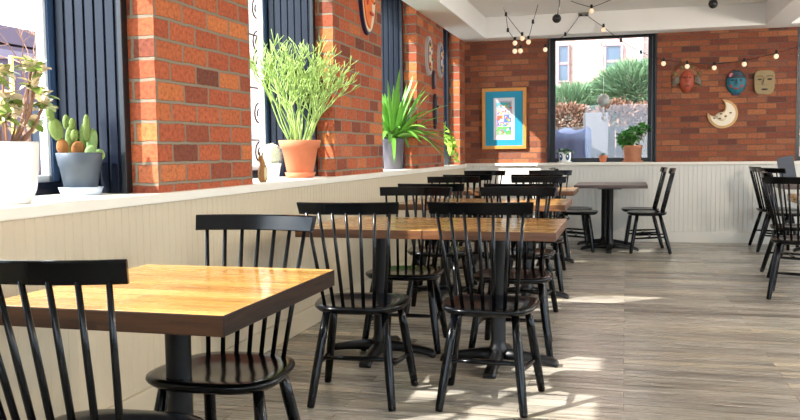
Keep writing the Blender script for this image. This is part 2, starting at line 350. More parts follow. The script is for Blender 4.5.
# back wall
BW = [(-0.95, 0.36), (1.93, 3.4), (4.0, 5.3)]
b = MB(); xs = [-2.58] + [v for ww in BW for v in ww] + [X1+0.3]
for i in range(0, len(xs), 2): b.box(xs[i] if i else WX-0.001, xs[i+1], BY, BY+0.34, 0.985, CZ)
for a, c in BW: b.box(a, c, BY+0.001, BY+0.34, 2.58, CZ)
b.box(WX-0.001, X1+0.3, BY+0.031, BY+0.34, 0, 0.95)
struct(b.build('wall_back', M['brick_back']))
def back_window(idx, x0, x1):
    e = bpy.data.objects.new('window_%d' % idx, None); COL.objects.link(e); e['kind'] = 'structure'
    b = MB(); ya, yb = BY+0.20, BY+0.28
    b.box(x0, x0+0.075, ya, yb, 0.985, 2.58, 0.003); b.box(x1-0.095, x1, ya, yb, 0.985, 2.58, 0.003)
    b.box(x0+0.055, x1-0.075, ya, yb, 0.985, 1.04, 0.003); b.box(x0+0.055, x1-0.075, ya, yb, 2.54, 2.58, 0.003)
    b.box(x0-0.004, x0+0.012, BY-0.006, BY+0.2, 0.985, 2.56); b.box(x1-0.012, x1+0.004, BY-0.006, BY+0.2, 0.985, 2.56)
    b.build('window_frame', M['black_frame'], e)
    MB().box(x1-0.05, x1-0.042, ya-0.004, ya, 0.985, 2.54).build('frame_gasket', M['grey_metal'], e)
    MB().box(x0+0.05, x1-0.07, BY+0.236, BY+0.242, 1.035, 2.545).build('pane', M['glass'], e)
for i, (a, c) in enumerate(BW): back_window(6+i, a, c)
# right wall (out of frame) with wide windows, front wall behind the camera
RW = [(-2.2, 0.6), (1.4, 4.2), (5.0, 7.4), (8.2, 10.0)]
b = MB(); ys = [Y0-0.3] + [v for ww in RW for v in ww] + [BY]
for i in range(0, len(ys), 2): b.box(X1, X1+0.3, ys[i], ys[i+1], 0, CZ)
for a, c in RW: b.box(X1, X1+0.3, a, c, 0, 0.6); b.box(X1, X1+0.3, a, c, 2.6, CZ)
struct(b.build('wall_right', M['plaster']))
for i, (a, c) in enumerate(RW):
    e = bpy.data.objects.new('window_%d' % (9+i), None); COL.objects.link(e); e['kind'] = 'structure'
    f = MB(); f.box(X1+0.1, X1+0.16, a, a+0.06, 0.6, 2.6); f.box(X1+0.1, X1+0.16, c-0.06, c, 0.6, 2.6); f.box(X1+0.1, X1+0.16, a+0.06, c-0.06, 0.6, 0.66); f.box(X1+0.1, X1+0.16, a+0.06, c-0.06, 2.54, 2.6)
    f.build('window_frame', M['black_frame'], e); MB().box(X1+0.127, X1+0.133, a+0.05, c-0.05, 0.65, 2.55).build('pane', M['glass'], e)
FW = [(-1.2, 1.2), (2.0, 4.6)]
b = MB(); xs = [-2.013] + [v for ww in FW for v in ww] + [X1]
for i in range(0, len(xs), 2): b.box(xs[i], xs[i+1], Y0-0.3, Y0, 0, CZ)
for a, c in FW: b.box(a, c, Y0-0.3, Y0, 0, 0.6); b.box(a, c, Y0-0.3, Y0, 2.5, CZ)
struct(b.build('wall_front', M['plaster']))
for i, (a, c) in enumerate(FW):
    e = bpy.data.objects.new('window_%d' % (13+i), None); COL.objects.link(e); e['kind'] = 'structure'
    f = MB(); f.box(a, a+0.06, Y0-0.16, Y0-0.1, 0.6, 2.5); f.box(c-0.06, c, Y0-0.16, Y0-0.1, 0.6, 2.5); f.box(a+0.06, c-0.06, Y0-0.16, Y0-0.1, 0.6, 0.66); f.box(a+0.06, c-0.06, Y0-0.16, Y0-0.1, 2.44, 2.5)
    f.build('window_frame', M['black_frame'], e); MB().box(a+0.05, c-0.05, Y0-0.133, Y0-0.127, 0.65, 2.45).build('pane', M['glass'], e)

# ------------------------------------------------------------------ outside
g = MB(); g.box(-45, -2.6, -25, 60, -0.3, -0.13); g.box(-2.6, 30, BY+0.4, 60, -0.3, -0.13); g.box(X1+0.3, 30, -25, BY+0.4, -0.3, -0.13); g.box(-2.6, X1+0.3, -25, Y0-0.3, -0.3, -0.13)
struct(g.build('ground_outside', M['ground_out']))
def far_window(par, x0, x1, z0, z1, y, tw=0.04, tm='mauve_trim'):
    f = MB(); f.box(x0-tw, x0, y-0.05, y+0.02, z0-tw, z1+tw); f.box(x1, x1+tw, y-0.05, y+0.02, z0-tw, z1+tw); f.box(x0, x1, y-0.05, y+0.02, z0-tw, z0); f.box(x0, x1, y-0.05, y+0.02, z1, z1+tw)
    zc = (z0+z1)/2; f.box(x0, x1, y-0.035, y, zc-0.025, zc+0.025)
    fr = f.build('window', M[tm], par)
    MB().box(x0, x1, y-0.012, y+0.0, z0, z1).build('pane', M['outglass'], fr)
bd = thing('brick_building', (0, 0, 0), 'pink brick house with a blue-paned window seen through the far picture window', 'building')
MB().box(-0.92, 7, 16, 22, -0.13, 7.5).build('wall', M['brick_out'], bd)
far_window(bd, -0.36, -0.1, 2.5, 3.06, 16)
far_window(bd, 2.2, 2.9, 2.4, 3.2, 16)
MB().tube([(0.245, 15.92, -0.1), (0.245, 15.92, 7.4)], 0.055, 10).build('drain_pipe', M['white_frame'], bd)
bd = thing('brick_building', (0, 0, 0), 'pale cream brick wing with a narrow window at left of the far picture window', 'building')
MB().box(-9, -0.93, 16.6, 22, -0.13, 7.0).build('wall', M['brick_out2'], bd)
far_window(bd, -1.27, -1.1, 2.5, 3.17, 16.6, 0.03)
bd = thing('low_building', (0, 0, 0), 'low mauve building with pale bands across the yard beyond the nearest window', 'building')
MB().box(-19, -13, 4, 19, -0.13, 3.55).box(-19, -12.97, 4, 19, 3.6, 3.97).build('wall', M['purple'], bd)
MB().box(-19, -12.94, 4, 19, 3.25, 3.45).build('band', M['purple2'], bd)
for yy in (14.2, 15.9, 17.4): MB().box(-13.02, -12.96, yy, yy+0.7, 1.0, 2.4).build('window', M['outglass'], bd)
bd = thing('tall_building', (0, 0, 0), 'pale blue-grey building with arched windows seen beside the pencil cactus', 'building')
MB().box(-16, -13, 22, 36, -0.13, 6.6).build('wall', M['paleblue'], bd)
for yy in (23.0, 25.2, 27.4, 29.4):
    for zz in (0.9, 3.3):
        out = [(-0.5, 0), (0.5, 0), (0.5, 1.0)] + [(0.5*cos(pi*k/8), 1.0+0.4*sin(pi*k/8)) for k in range(1, 8)] + [(-0.5, 1.0)]
        MB().prism(out, 0, 0.05, lambda a, b_, d, yy=yy, zz=zz: (-13+d, yy+a, zz+b_)).build('arched_window', M['outglass'], bd)
t = thing('yellow_pipe_frame', (-9.0, 10.85, -0.13), 'yellow painted pipe frame outside the nearest left window', 'frame')
MB().tube([(0, -0.22, 0), (0, -0.22, 2.78), (0, 1.2, 2.78), (0, 1.2, 0)], 0.035, 8).build('pipe', M['yellow'], t)
t = thing('bare_tree', (-10.2, 12.4, -0.13), 'bare branching tree outside the nearest left window', 'tree')
b = MB(); random.seed(3)
def twig(p, d, L, r, dep):
    q = p + d*L; b.tube([p, (p+q)/2 + Vector((random.uniform(-1, 1), random.uniform(-1, 1), 0))*L*0.06, q], [r, r*0.8, r*0.6], 5, cap=False)
    if dep:
        for _ in range(3): twig(q, (d + Vector([random.uniform(-0.75, 0.75) for _ in range(3)])).normalized(), L*0.72, r*0.55, dep-1)
twig(Vector((0, 0, 0)), Vector((0, 0, 1)), 1.35, 0.07, 5); b.build('branches', M['stem'], t, normals=False)

def shrub(c, rad, n, size, m, label, seed, upw=0.5, name='shrub', cat='shrub', wd=0.18, group=None):
    random.seed(seed); c = Vector(c); t = thing(name, (c.x, c.y, -0.13), label, cat, group=group)
    f = MB()
    for _ in range(n):
        a = random.uniform(0, 2*pi); th = math.acos(random.uniform(-0.6, 1)); rr = random.uniform(0.45, 1)**0.5
        d = Vector((sin(th)*cos(a), sin(th)*sin(a), cos(th)))
        p = Vector((d.x*rad[0]*rr, d.y*rad[1]*rr, c.z+0.13+d.z*rad[2]*rr))
        f.blade(p, d+Vector((random.uniform(-.5, .5), random.uniform(-.5, .5), upw)), size*random.uniform(0.6, 1.3), size*wd, 0.25, 2, random.uniform(0, 3))
    f.build('foliage', m, t, normals=False)
    s = MB()
    for k in range(5):
        a = k*1.26; s.tube([(cos(a)*0.04, sin(a)*0.04, 0), (cos(a)*rad[0]*0.35, sin(a)*rad[1]*0.35, c.z+0.13)], [0.025, 0.012], 6)
    s.build('stem', M['stem'], t)
shrub((-0.85, 14.1, 1.75), (0.75, 0.5, 0.42), 4800, 0.22, M['juniper'], 'pale green juniper outside at left of the far picture window', 1, wd=0.065)
shrub((-0.25, 14.4, 1.9), (0.6, 0.5, 0.32), 4200, 0.22, M['juniper_dark'], 'darker green juniper outside behind the hanging glass orb', 2, wd=0.065)
shrub((0.15, 13.9, 2.05), (0.62, 0.45, 0.42), 4800, 0.24, M['juniper'], 'tall feathery juniper outside at right of the far picture window', 4, wd=0.065)
shrub((0.75, 14.3, 2.15), (0.6, 0.5, 0.5), 4200, 0.22, M['juniper_dark'], 'feathery juniper outside just behind the far window right frame', 5, wd=0.065)
shrub((-0.85, 13.2, 1.58), (0.42, 0.3, 0.28), 1500, 0.07, M['dry'], 'dry copper-leaved bush outside above the blue tarp', 6, wd=0.5, name='dry_bush', cat='bush')
shrub((-0.15, 13.25, 1.62), (0.35, 0.3, 0.28), 1300, 0.07, M['dry'], 'dry copper-leaved bush outside right of the pale panel', 8, wd=0.5, name='dry_bush', cat='bush')
shrub((0.3, 13.3, 1.55), (0.35, 0.3, 0.3), 1300, 0.07, M['dry'], 'dry copper-leaved bush outside behind the terracotta pot plant', 9, wd=0.5, name='dry_bush', cat='bush')
shrub((2.7, 13.4, 1.5), (0.7, 0.5, 0.7), 2600, 0.16, M['juniper'], 'green bush outside the window at the far right edge', 10, wd=0.25)
shrub((2.35, 15.0, 2.4), (0.5, 0.5, 0.7), 2000, 0.16, M['juniper_dark'], 'dark green bush outside the window at the far right edge', 11, wd=0.25)
t = thing('board_fence', (0, 12.8, -0.13), 'weathered grey board fence outside behind the right-hand pots', 'fence')
b = MB(); x = -1.4
while x < 1.2: b.box(x, x+0.13, 0, 0.025, 0, 1.62, 0.004); x += 0.14
b.build('boards', M['fence'], t); MB().box(-1.4, 1.2, 0.025, 0.07, 1.2, 1.29).build('rail', M['fence'], t)
t = MB().box(-0.18, 0.18, -0.03, 0.03, 0, 1.82, 0.008).build('weathered_panel', M['board']); t.location = (-0.43, 12.62, -0.13); t.rotation_euler = (0, 0, 0.06)
tag(t, 'pale weathered upright panel outside behind the hanging orb', 'panel')
b = MB(); R_ = []
for j in range(8):
    tt = j/7; z = 1.62*tt; k = 1 - 0.12*tt
    R_.append([(0.31*k*(1 if abs(cos(a)) > 0.6 else 0.9)*cos(a)*1.15 + 0.02*sin(5*a+j), 0.28*k*sin(a)+0.02*cos(7*a), z - (0.12*abs(sin(a*1.5+0.6)) if j == 7 else 0)) for a in [2*pi*q/28 for q in range(28)]])
t = b.loft(R_).build('tarp_cover', M['tarp']); t.location = (-0.80, 12.15, -0.13); tag(t, 'bluish draped cover standing outside at lower left of the far picture window', 'cover')

# iron scrolls outside the second left window
t = thing('iron_grille', (-2.75, 6.1, 1.0), 'thin black wrought-iron scroll grille outside the window behind the pencil cactus', 'grille')
b = MB()
for yy in (-0.7, -0.35, 0, 0.35): b.tube([(0, yy, -1.13), (0, yy, 1.75)], 0.006, 6)
for zz in (0.25, 0.65, 1.05, 1.45): b.tube([(0, -0.72, zz), (0, 0.4, zz)], 0.006, 6)
b.build('bars', M['iron'], t)
def scroll(cy, cz, r, s=1):
    q = MB(); q.tube([(0, cy+s*(r*(1-k/30*0.75))*cos(k/30*3.2*pi), cz+(r*(1-k/30*0.75))*sin(k/30*3.2*pi)) for k in range(31)], 0.006, 5); q.build('scroll', M['iron'], t)
for zz in (0.15, 0.45, 0.85, 1.0, 1.25):
    for yy in (-0.52, -0.17, 0.17): scroll(yy, zz, 0.1, 1 if yy < 0 else -1)

# ------------------------------------------------------------------ tables
def pedestal(t, x, y, wd=0.32, ang=0, col=0.04):
    MB().lathe([(0.05, 0), (0.052, 0.03), (col+0.004, 0.045), (col, 0.07), (col, 0.64), (col+0.006, 0.655), (0.05, 0.66)], (x, y, 0.055), 24).build('column', M['iron'], t)
    MB().box(x-0.13, x+0.13, y-0.13, y+0.13, 0.7, 0.706).build('mounting_plate', M['iron'], t)
    for k in range(4):
        a = ang + k*pi/2; d = Vector((cos(a), sin(a), 0)); n = Vector((-sin(a), cos(a), 0)); c = Vector((x, y, 0)); R_ = []
        for s_, hw, z0, z1 in ((0.0, 0.034, 0.03, 0.085), (0.10, 0.032, 0.028, 0.078), (0.2, 0.029, 0.022, 0.062), (0.28, 0.030, 0.012, 0.046), (wd-0.012, 0.032, 0.0, 0.034), (wd, 0.022, 0.002, 0.022)):
            p = c + d*s_
            R_.append([p - n*hw + Vector((0, 0, z0)), p + n*hw + Vector((0, 0, z0)), p + n*hw + Vector((0, 0, (z0+z1)/2)), p + n*hw*0.6 + Vector((0, 0, z1)), p - n*hw*0.6 + Vector((0, 0, z1)), p - n*hw + Vector((0, 0, (z0+z1)/2))])
        MB().loft(R_).build('base_foot', M['iron'], t)
def table(x0, x1, y0, y1, label, top='wood', edge='wood_edge_warm', th=0.046, group=None, peds=None, H=0.75, ang=0.0, pc=(0, 0)):
    cx, cy = (x0+x1)/2, (y0+y1)/2; hx, hy = (x1-x0)/2, (y1-y0)/2
    t = thing('dining_table', (cx, cy, 0), label, 'table', group=group)
    b = MB(); b.box(-hx, hx, -hy, hy, H-th, H, 0.004)
    b.bm.normal_update()
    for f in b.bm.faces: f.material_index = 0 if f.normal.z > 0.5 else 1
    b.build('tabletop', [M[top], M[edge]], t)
    for px, py in (peds or [pc]): pedestal(t, px, py, ang=ang)
    return t
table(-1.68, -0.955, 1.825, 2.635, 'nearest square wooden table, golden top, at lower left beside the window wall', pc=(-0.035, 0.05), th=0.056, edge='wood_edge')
table(-1.68, -0.992, 4.03, 4.84, 'wooden table in the second row, left one of the pair, against the wall side')
table(-0.988, -0.322, 4.03, 4.84, 'wooden table in the second row, right one of the pair, beside the aisle', pc=(0.0, -0.06))
table(-1.72, -1.058, 6.03, 6.83, 'wooden table in the third row, on the wall side, mostly hidden by chair backs')
table(-1.054, -0.415, 6.03, 6.83, 'wooden table in the third row, beside the aisle, its bluish top corner showing')
table(-1.80, -1.16, 8.08, 8.88, 'wooden table in the fourth row, on the wall side, mostly hidden by chair backs')
table(-1.155, -0.475, 8.08, 8.88, 'wooden table in the fourth row, beside the aisle, only its right corner showing')
table(-0.556, 0.24, 9.42, 10.35, 'dark brown table standing alone before the far picture window', 'wood_grey', 'wood_grey', 0.036, peds=[(-0.01, -0.26), (-0.075, 0.22)])
table(1.62, 2.6, 9.5, 10.2, 'brown table at the back right with the leaning grey screen on it', 'wood_grey', 'wood_grey', 0.05)
table(1.345, 2.2, 7.15, 7.71, 'light wooden table whose corner shows at the right edge of the photo', 'wood', 'wood', 0.06, pc=(0.12, 0))

# ------------------------------------------------------------------ chairs
def seat_outline(k, inset):
    pts = []
    for i in range(36):
        a = 2*pi*i/36; c, s_ = cos(a), sin(a); e = 0.62
        y = math.copysign(abs(s_)**e, s_); x = math.copysign(abs(c)**e, c)
        wx = 0.234 - 0.042*(0.5-0.5*y)**1.5; d = 0.23 if y > 0 else 0.20
        pts.append((x*(wx-inset), y*(d-inset)+0.005))
    return pts
def make_chair():
    t = thing('spindle_chair', (0, 0, 0), '', 'chair')
    b = MB(); R_ = []
    for inset, z in ((0.055, 0.413), (0.02, 0.418), (0.004, 0.432), (0.0, 0.441), (0.003, 0.449), (0.02, 0.452)): R_.append([(x, y, z) for x, y in seat_outline(0, inset)])
    for sc, z in ((0.82, 0.4495), (0.6, 0.443), (0.35, 0.440), (0.1, 0.440)): R_.append([(x*sc, y*sc, z) for x, y in seat_outline(0, 0.02)])
    b.loft(R_).build('seat', M['black'], t)
    legs = {}
    for sx in (-1, 1):
        for fr, (fx, fy, tx, ty) in (('f', (0.222, 0.185, 0.160, 0.120)), ('r', (0.188, -0.232, 0.135, -0.115))):
            p0 = Vector((sx*fx, fy, 0)); p1 = Vector((sx*tx, ty, 0.43)); legs[sx, fr] = (p0, p1)
            MB().tube([p0, p0.lerp(p1, 0.02), p0.lerp(p1, 0.35), p0.lerp(p1, 0.7), p1], [0.0155, 0.018, 0.0208, 0.0208, 0.017], 12).build('leg', M['black'], t)
    at_ = lambda sx, fr, z: legs[sx, fr][0].lerp(legs[sx, fr][1], z/0.43)
    mids = []
    for sx in (-1, 1):
        a, c = at_(sx, 'r', 0.185), at_(sx, 'f', 0.165); m = (a+c)/2; mids.append(m)
        MB().tube([a, a.lerp(c, 0.25), m, a.lerp(c, 0.75), c], [0.008, 0.011, 0.0125, 0.011, 0.008], 10).build('side_stretcher', M['black'], t)
    a, c = mids; MB().tube([a, a.lerp(c, 0.3), (a+c)/2, a.lerp(c, 0.7), c], [0.008, 0.011, 0.012, 0.011, 0.008], 10).build('cross_stretcher', M['black'], t)
    # crest rail: a board bowed away from the sitter in the middle
    n = 44; R_ = []
    for i in range(n+1):
        u = -1 + 2*i/n; x = u*0.2275; y = -0.268 + 0.045*u*u
        nx = -2*0.045*u/0.2275; nv = Vector((nx, 1, 0)).normalized()*0.0105
        xo = 0.972
        lo, hi = 0.876, 0.930
        q = []
        for (s_, z) in ((-1, lo+0.003), (-0.7, lo), (0.7, lo), (1, lo+0.003), (1, hi-0.004), (0.6, hi), (-0.6, hi), (-1, hi-0.004)):
            xx = x*(xo if z < 0.9 else 1.0); lean = -0.010*(z-0.9)/0.03
            q.append((xx + nv.x*s_, y + nv.y*s_ + lean, z))
        R_.append(q)
    MB().loft(R_, smooth=False).build('crest_rail', M['black'], t)
    for i in range(7):
        u = -1 + 2*i/6; p0 = Vector((u*0.140, -0.160+0.03*u*u, 0.442)); p1 = Vector((u*0.188, -0.268+0.045*(u*0.188/0.2275)**2, 0.886))
        m = p0.lerp(p1, 0.45)
        MB().tube([p0, m, p1], [0.0085, 0.0088, 0.0068], 8).build('spindle', M['black'], t)
    return t
CH = make_chair(); first = True
def chair(x, y, rz, label, group):
    global first
    o = CH if first else copy_tree(CH); first = False
    o.location = (x, y, 0); o.rotation_euler = (0, 0, rz); o['label'] = label; o['group'] = group
GL, GB, GR = 'black spindle chairs along the window wall', 'black spindle chairs at the lone back table', 'black spindle chairs at the right edge'
chair(-1.246, 1.723, 0.052, 'black spindle-back chair nearest the camera, in front of the golden table at lower left', GL)
chair(-1.262, 2.435, pi+0.01, 'black spindle-back chair behind the nearest table, seat tucked under it, crest shining blue', GL)
chair(-1.196, 3.658, 0.085, 'black spindle-back chair in front of the left table of the second row', GL)
chair(-0.600, 3.721, -0.003, 'black spindle-back chair in front of the right table of the second row, by the aisle', GL)
chair(-1.242, 4.680, pi+0.016, 'black spindle-back chair at the far side of the left second-row table', GL)
chair(-0.612, 4.680, pi+0.016, 'black spindle-back chair at the far side of the right second-row table', GL)
chair(-1.284, 5.694, 0.039, 'black spindle-back chair in front of the wall-side third-row table', GL)
chair(-0.684, 5.675, 0.028, 'black spindle-back chair in front of the aisle-side third-row table', GL)
chair(-1.411, 6.699, pi+0.04, 'black spindle-back chair at the far side of the wall-side third-row table', GL)
chair(-0.695, 6.701, pi+0.01, 'black spindle-back chair at the far side of the aisle-side third-row table', GL)
chair(-1.409, 7.751, 0.006, 'black spindle-back chair in front of the wall-side fourth-row table', GL)
chair(-0.774, 7.746, 0.011, 'black spindle-back chair in front of the aisle-side fourth-row table', GL)
chair(-1.487, 8.743, pi+0.012, 'farthest black spindle-back chair on the wall side, behind the fourth-row table', GL)
chair(-0.775, 8.739, pi+0.013, 'farthest black spindle-back chair of the aisle-side row, behind the fourth-row table', GL)
chair(0.255, 9.56, pi/2-0.03, 'nearer black chair right of the lone back table, seen from its side', GB)
chair(0.19, 10.10, pi/2, 'farther black chair right of the lone back table, against the back wall', GB)
chair(-0.53, 9.60, -pi/2+0.02, 'nearer black chair left of the lone back table, seat showing past the rows', GB)
chair(-0.61, 10.12, -pi/2, 'farther black chair left of the lone back table, against the back wall', GB)
chair(1.665, 10.22, -pi/2+0.1, 'leftmost black chair of the right-hand group, close to the back wall', GR)
chair(1.70, 9.66, -pi/2+0.5, 'black chair of the right-hand group, turned slightly, second from the back wall', GR)
chair(1.455, 7.99, -pi/2, 'black chair side-on behind the nearest chair at the right edge', GR)
chair(1.30, 6.85, -0.3, 'nearest black chair at the right edge, its back spindles facing the camera', GR)

# ------------------------------------------------------------------ pots and plants
def pot(t, prof, m, soil_r, soil_z, n=32):
    MB().lathe(prof, (0, 0, 0), n).build('pot', m, t)
    MB().lathe([(soil_r, soil_z-0.012), (soil_r, soil_z-0.002), (soil_r*0.6, soil_z+0.003), (0.001, soil_z+0.004)], (0, 0, 0), 20).build('soil', M['soil'], t)
def shell(r0, r1, h, lip=0.012, liph=0.03, th=0.007, z0=0.0):
    """profile of a tapered pot with a rim band and a hollow mouth"""
    zr = h-liph; rr = r0+(r1-r0)*(zr/h)
    return [(r0-0.004, z0), (r0, z0+0.004), (rr, zr+z0), (rr+lip, zr+0.003+z0), (r1+lip, h-0.003+z0), (r1+lip-0.003, h+z0), (r1-th+0.002, h+z0), (r1-th, h-0.004+z0), (r1-th-0.004, h-0.03+z0)]
def saucer(t, r, h, m): MB().lathe([(r*0.85, 0), (r*0.88, 0), (r, h), (r-0.004, h), (r*0.84, 0.006), (0.001, 0.006)], (0, 0, 0), 30).build('saucer', m, t)
# 1 big white pot with variegated succulent
t = thing('potted_succulent', (-2.15, 2.50, SILL), 'large white glazed pot with a cream-edged leafy succulent on the near sill', 'potted plant')
pot(t, [(0.066, 0), (0.074, 0.003), (0.094, 0.05), (0.104, 0.12), (0.108, 0.215), (0.106, 0.224), (0.099, 0.224), (0.097, 0.20)], M['white_pot'], 0.097, 0.20)
random.seed(12); st = MB(); lf = MB(); lg = MB()
tips = []
for k in range(17):
    a = 2*pi*k/17+random.uniform(-.3, .3); sp = random.uniform(0.03, 0.17); h = random.uniform(0.07, 0.27)
    p1 = Vector((cos(a)*sp, sin(a)*sp, 0.2+h)); st.tube([(cos(a)*0.02, sin(a)*0.02, 0.2), (cos(a)*sp*0.7, sin(a)*sp*0.7, 0.2+h*0.45), p1], [0.006, 0.0045, 0.004], 7); tips.append(p1)
    for j in range(15):
        aa = random.uniform(0, 2*pi); el = random.uniform(-0.3, 1.3)
        (lf if j % 5 < 3 else lg).blade(p1+Vector((0, 0, 0.012*(j % 3))), (cos(aa)*cos(el), sin(aa)*cos(el), sin(el)), random.uniform(0.045, 0.075), 0.042, 0.25, 5, 0, 0.12)
st.build('stems', M['stem'], t); lf.build('pale_leaves', M['leaf_cream'], t, normals=False); lg.build('green_leaves', M['leaf_green2'], t, normals=False)
# 2 prickly pear in grey pot
t = thing('potted_cactus', (-2.29, 3.10, SILL), 'grey plastic pot with a prickly pear cactus by the dark blue window jamb', 'potted plant')
saucer(t, 0.093, 0.035, M['saucer'])
MB().lathe([(r, z+0.012) for r, z in shell(0.066, 0.096, 0.172, 0.003, 0.06)], (0, 0, 0), 32).build('pot', M['grey_pot'], t)
MB().lathe([(0.086, 0.158), (0.086, 0.17), (0.001, 0.174)], (0, 0, 0), 20).build('soil', M['soil'], t)
def pad(par, c, h, wd, lean, m, rz=0.64):
    q = MB(); c = (c[0]*cos(rz)-c[1]*sin(rz), c[0]*sin(rz)+c[1]*cos(rz), c[2]); mt = Matrix.Rotation(rz, 4, 'Z') @ Matrix.Rotation(lean, 4, 'Y')
    mt = mt.to_3x3(); q.ball(Vector(c)+mt @ Vector((0, 0, h/2)), (wd/2, 0.011, h/2), 16, 12, mt)
    for i in range(14):
        u, v = random.uniform(-.8, .8), random.uniform(-.85, .85)
        if u*u+v*v < 0.75:
            zc = Vector(c)+mt @ Vector((u*wd/2, -0.011*math.sqrt(max(0, 1-u*u-v*v)), h/2+v*h/2)); q.ball(zc, 0.0022, 5, 4)
    q.build('cactus_pad', m, par)
random.seed(5)
for c, h, wd, ln, mm in (((-0.062, -0.02, 0.17), 0.075, 0.05, -0.15, 'cactus_brown'), ((-0.01, 0, 0.165), 0.07, 0.055, 0.1, 'cactus_brown'), ((-0.035, 0.02, 0.17), 0.13, 0.045, 0.0, 'cactus'),
        ((-0.078, -0.02, 0.235), 0.10, 0.058, -0.25, 'cactus'), ((-0.105, -0.02, 0.315), 0.075, 0.036, -0.2, 'cactus'), ((-0.045, 0.03, 0.28), 0.07, 0.034, -0.08, 'cactus'), ((-0.02, 0.01, 0.23), 0.06, 0.036, 0.1, 'cactus'), ((-0.025, 0.01, 0.285), 0.05, 0.03, 0.0, 'cactus'),
        ((0.012, 0.01, 0.17), 0.14, 0.03, 0.03, 'cactus'), ((0.03, -0.01, 0.23), 0.12, 0.032, 0.02, 'cactus'), ((0.045, 0.0, 0.17), 0.12, 0.046, 0.12, 'cactus_pale'), ((0.03, -0.04, 0.165), 0.055, 0.045, 0.5, 'cactus_pale'), ((0.06, -0.02, 0.165), 0.045, 0.05, 1.1, 'cactus_pale')):
    pad(t, c, h, wd, ln, M[mm])
# 3 white woolly cactus in small white pot
t = thing('potted_cactus', (-2.26, 5.05, SILL), 'small white pot with a round white woolly cactus beside the terracotta pot', 'potted plant')
MB().lathe(shell(0.045, 0.062, 0.105, 0.003, 0.02), (0, 0, 0), 26).build('pot', M['white_pot'], t)
MB().lathe([(0.054, 0.085), (0.054, 0.094), (0.001, 0.098)], (0, 0, 0), 20).build('soil', M['soil'], t)
MB().ball((0, 0, 0.155), (0.058, 0.058, 0.068), 18, 12).build('cactus_body', flat('woolly_cactus_skin', 190, 196, 168), t)
b = MB(); random.seed(9)
for _ in range(2200):
    a = random.uniform(0, 2*pi); z = random.uniform(-0.7, 1); s_ = math.sqrt(1-z*z); d = Vector((s_*cos(a), s_*sin(a), z)); p = Vector((0, 0, 0.155)) + Vector((d.x*0.056, d.y*0.056, d.z*0.066))
    b.blade(p, d+Vector([random.uniform(-.6, .6) for _ in range(3)]), 0.022, 0.004, 0, 1)
b.build('spines', M['spines'], t, normals=False)
# 4 wooden figurine: little bird-like carving at the pier's foot
t = thing('carved_figurine', (-2.10, 4.56, SILL), 'small brown carved animal figurine standing at the foot of the brick pier', 'figurine')
b = MB(); R_ = []
for z, r, dx in ((0, 0.022, 0), (0.02, 0.034, 0), (0.06, 0.036, 0), (0.095, 0.026, 0.002), (0.115, 0.018, -0.002), (0.13, 0.022, -0.008), (0.148, 0.018, -0.012), (0.158, 0.006, -0.012)):
    R_.append([(dx+r*0.8*cos(2*pi*k/14), r*sin(2*pi*k/14), z) for k in range(14)])
b.loft(R_).build('body', flat('carved_honey_wood', 160, 108, 52), t)
b = MB()
for s_ in (-1, 1): b.tube([(-0.01, s_*0.012, 0.148), (-0.008, s_*0.02, 0.172), (-0.006, s_*0.022, 0.182)], [0.006, 0.005, 0.001], 6)
b.build('ears', flat('carved_honey_wood', 160, 108, 52), t)
MB().ball((0.02, -0.012, 0.05), (0.012, 0.014, 0.04), 10, 8).build('pale_belly', flat('cream_wood', 216, 196, 150), t)
# 5 pencil cactus
t = thing('potted_pencil_cactus', (-2.18, 5.35, SILL), 'large terracotta pot with a tall bushy pale green pencil cactus on the sill', 'potted plant')
saucer(t, 0.108, 0.038, M['terracotta'])
MB().lathe([(r, z+0.014) for r, z in shell(0.088, 0.135, 0.245, 0.012, 0.058)], (0, 0, 0), 36).build('pot', M['terracotta'], t)
MB().lathe([(0.128, 0.225), (0.126, 0.24), (0.001, 0.243)], (0, 0, 0), 20).build('soil', M['soil'], t)
random.seed(21); b = MB()
def pencil(p, d, L, r, dep):
    q = p + d*L; m_ = (p+q)/2 + Vector((random.uniform(-1, 1), random.uniform(-1, 1), 0))*L*0.05
    if q.x < -0.30: q.x = -0.30 - (q.x+0.30)*0.2
    b.tube([p, m_, q], [r, r*0.92, r*0.8], 5, cap=(dep == 0))
    if dep > 0:
        for _ in range(random.choice((2, 3, 3))):
            nd = (d*1.0 + Vector((random.uniform(-.72, .72), random.uniform(-.72, .72), random.uniform(-0.1, .5)))).normalized()
            pencil(q, nd, L*random.uniform(0.5, 0.82), r*0.8, dep-1)
for k in range(27):
    a = 2*pi*k/27+random.uniform(-.2, .2); sp = random.uniform(0.1, 0.7)
    d = Vector((cos(a)*sp, sin(a)*sp*1.05, 1)).normalized()
    if d.x < -0.1: d.x *= 0.6
    pencil(Vector((cos(a)*random.uniform(.01, .09), sin(a)*random.uniform(.01, .09), 0.235)), d.normalized(), random.uniform(0.19, 0.31)*(1-0.38*max(0, d.x))*(1-0.12*d.y), 0.0054, random.choice((3, 3, 4)))
clamp(b.build('stems', M['pencil'], t, normals=False), -2.47, 4.26, 5.56)
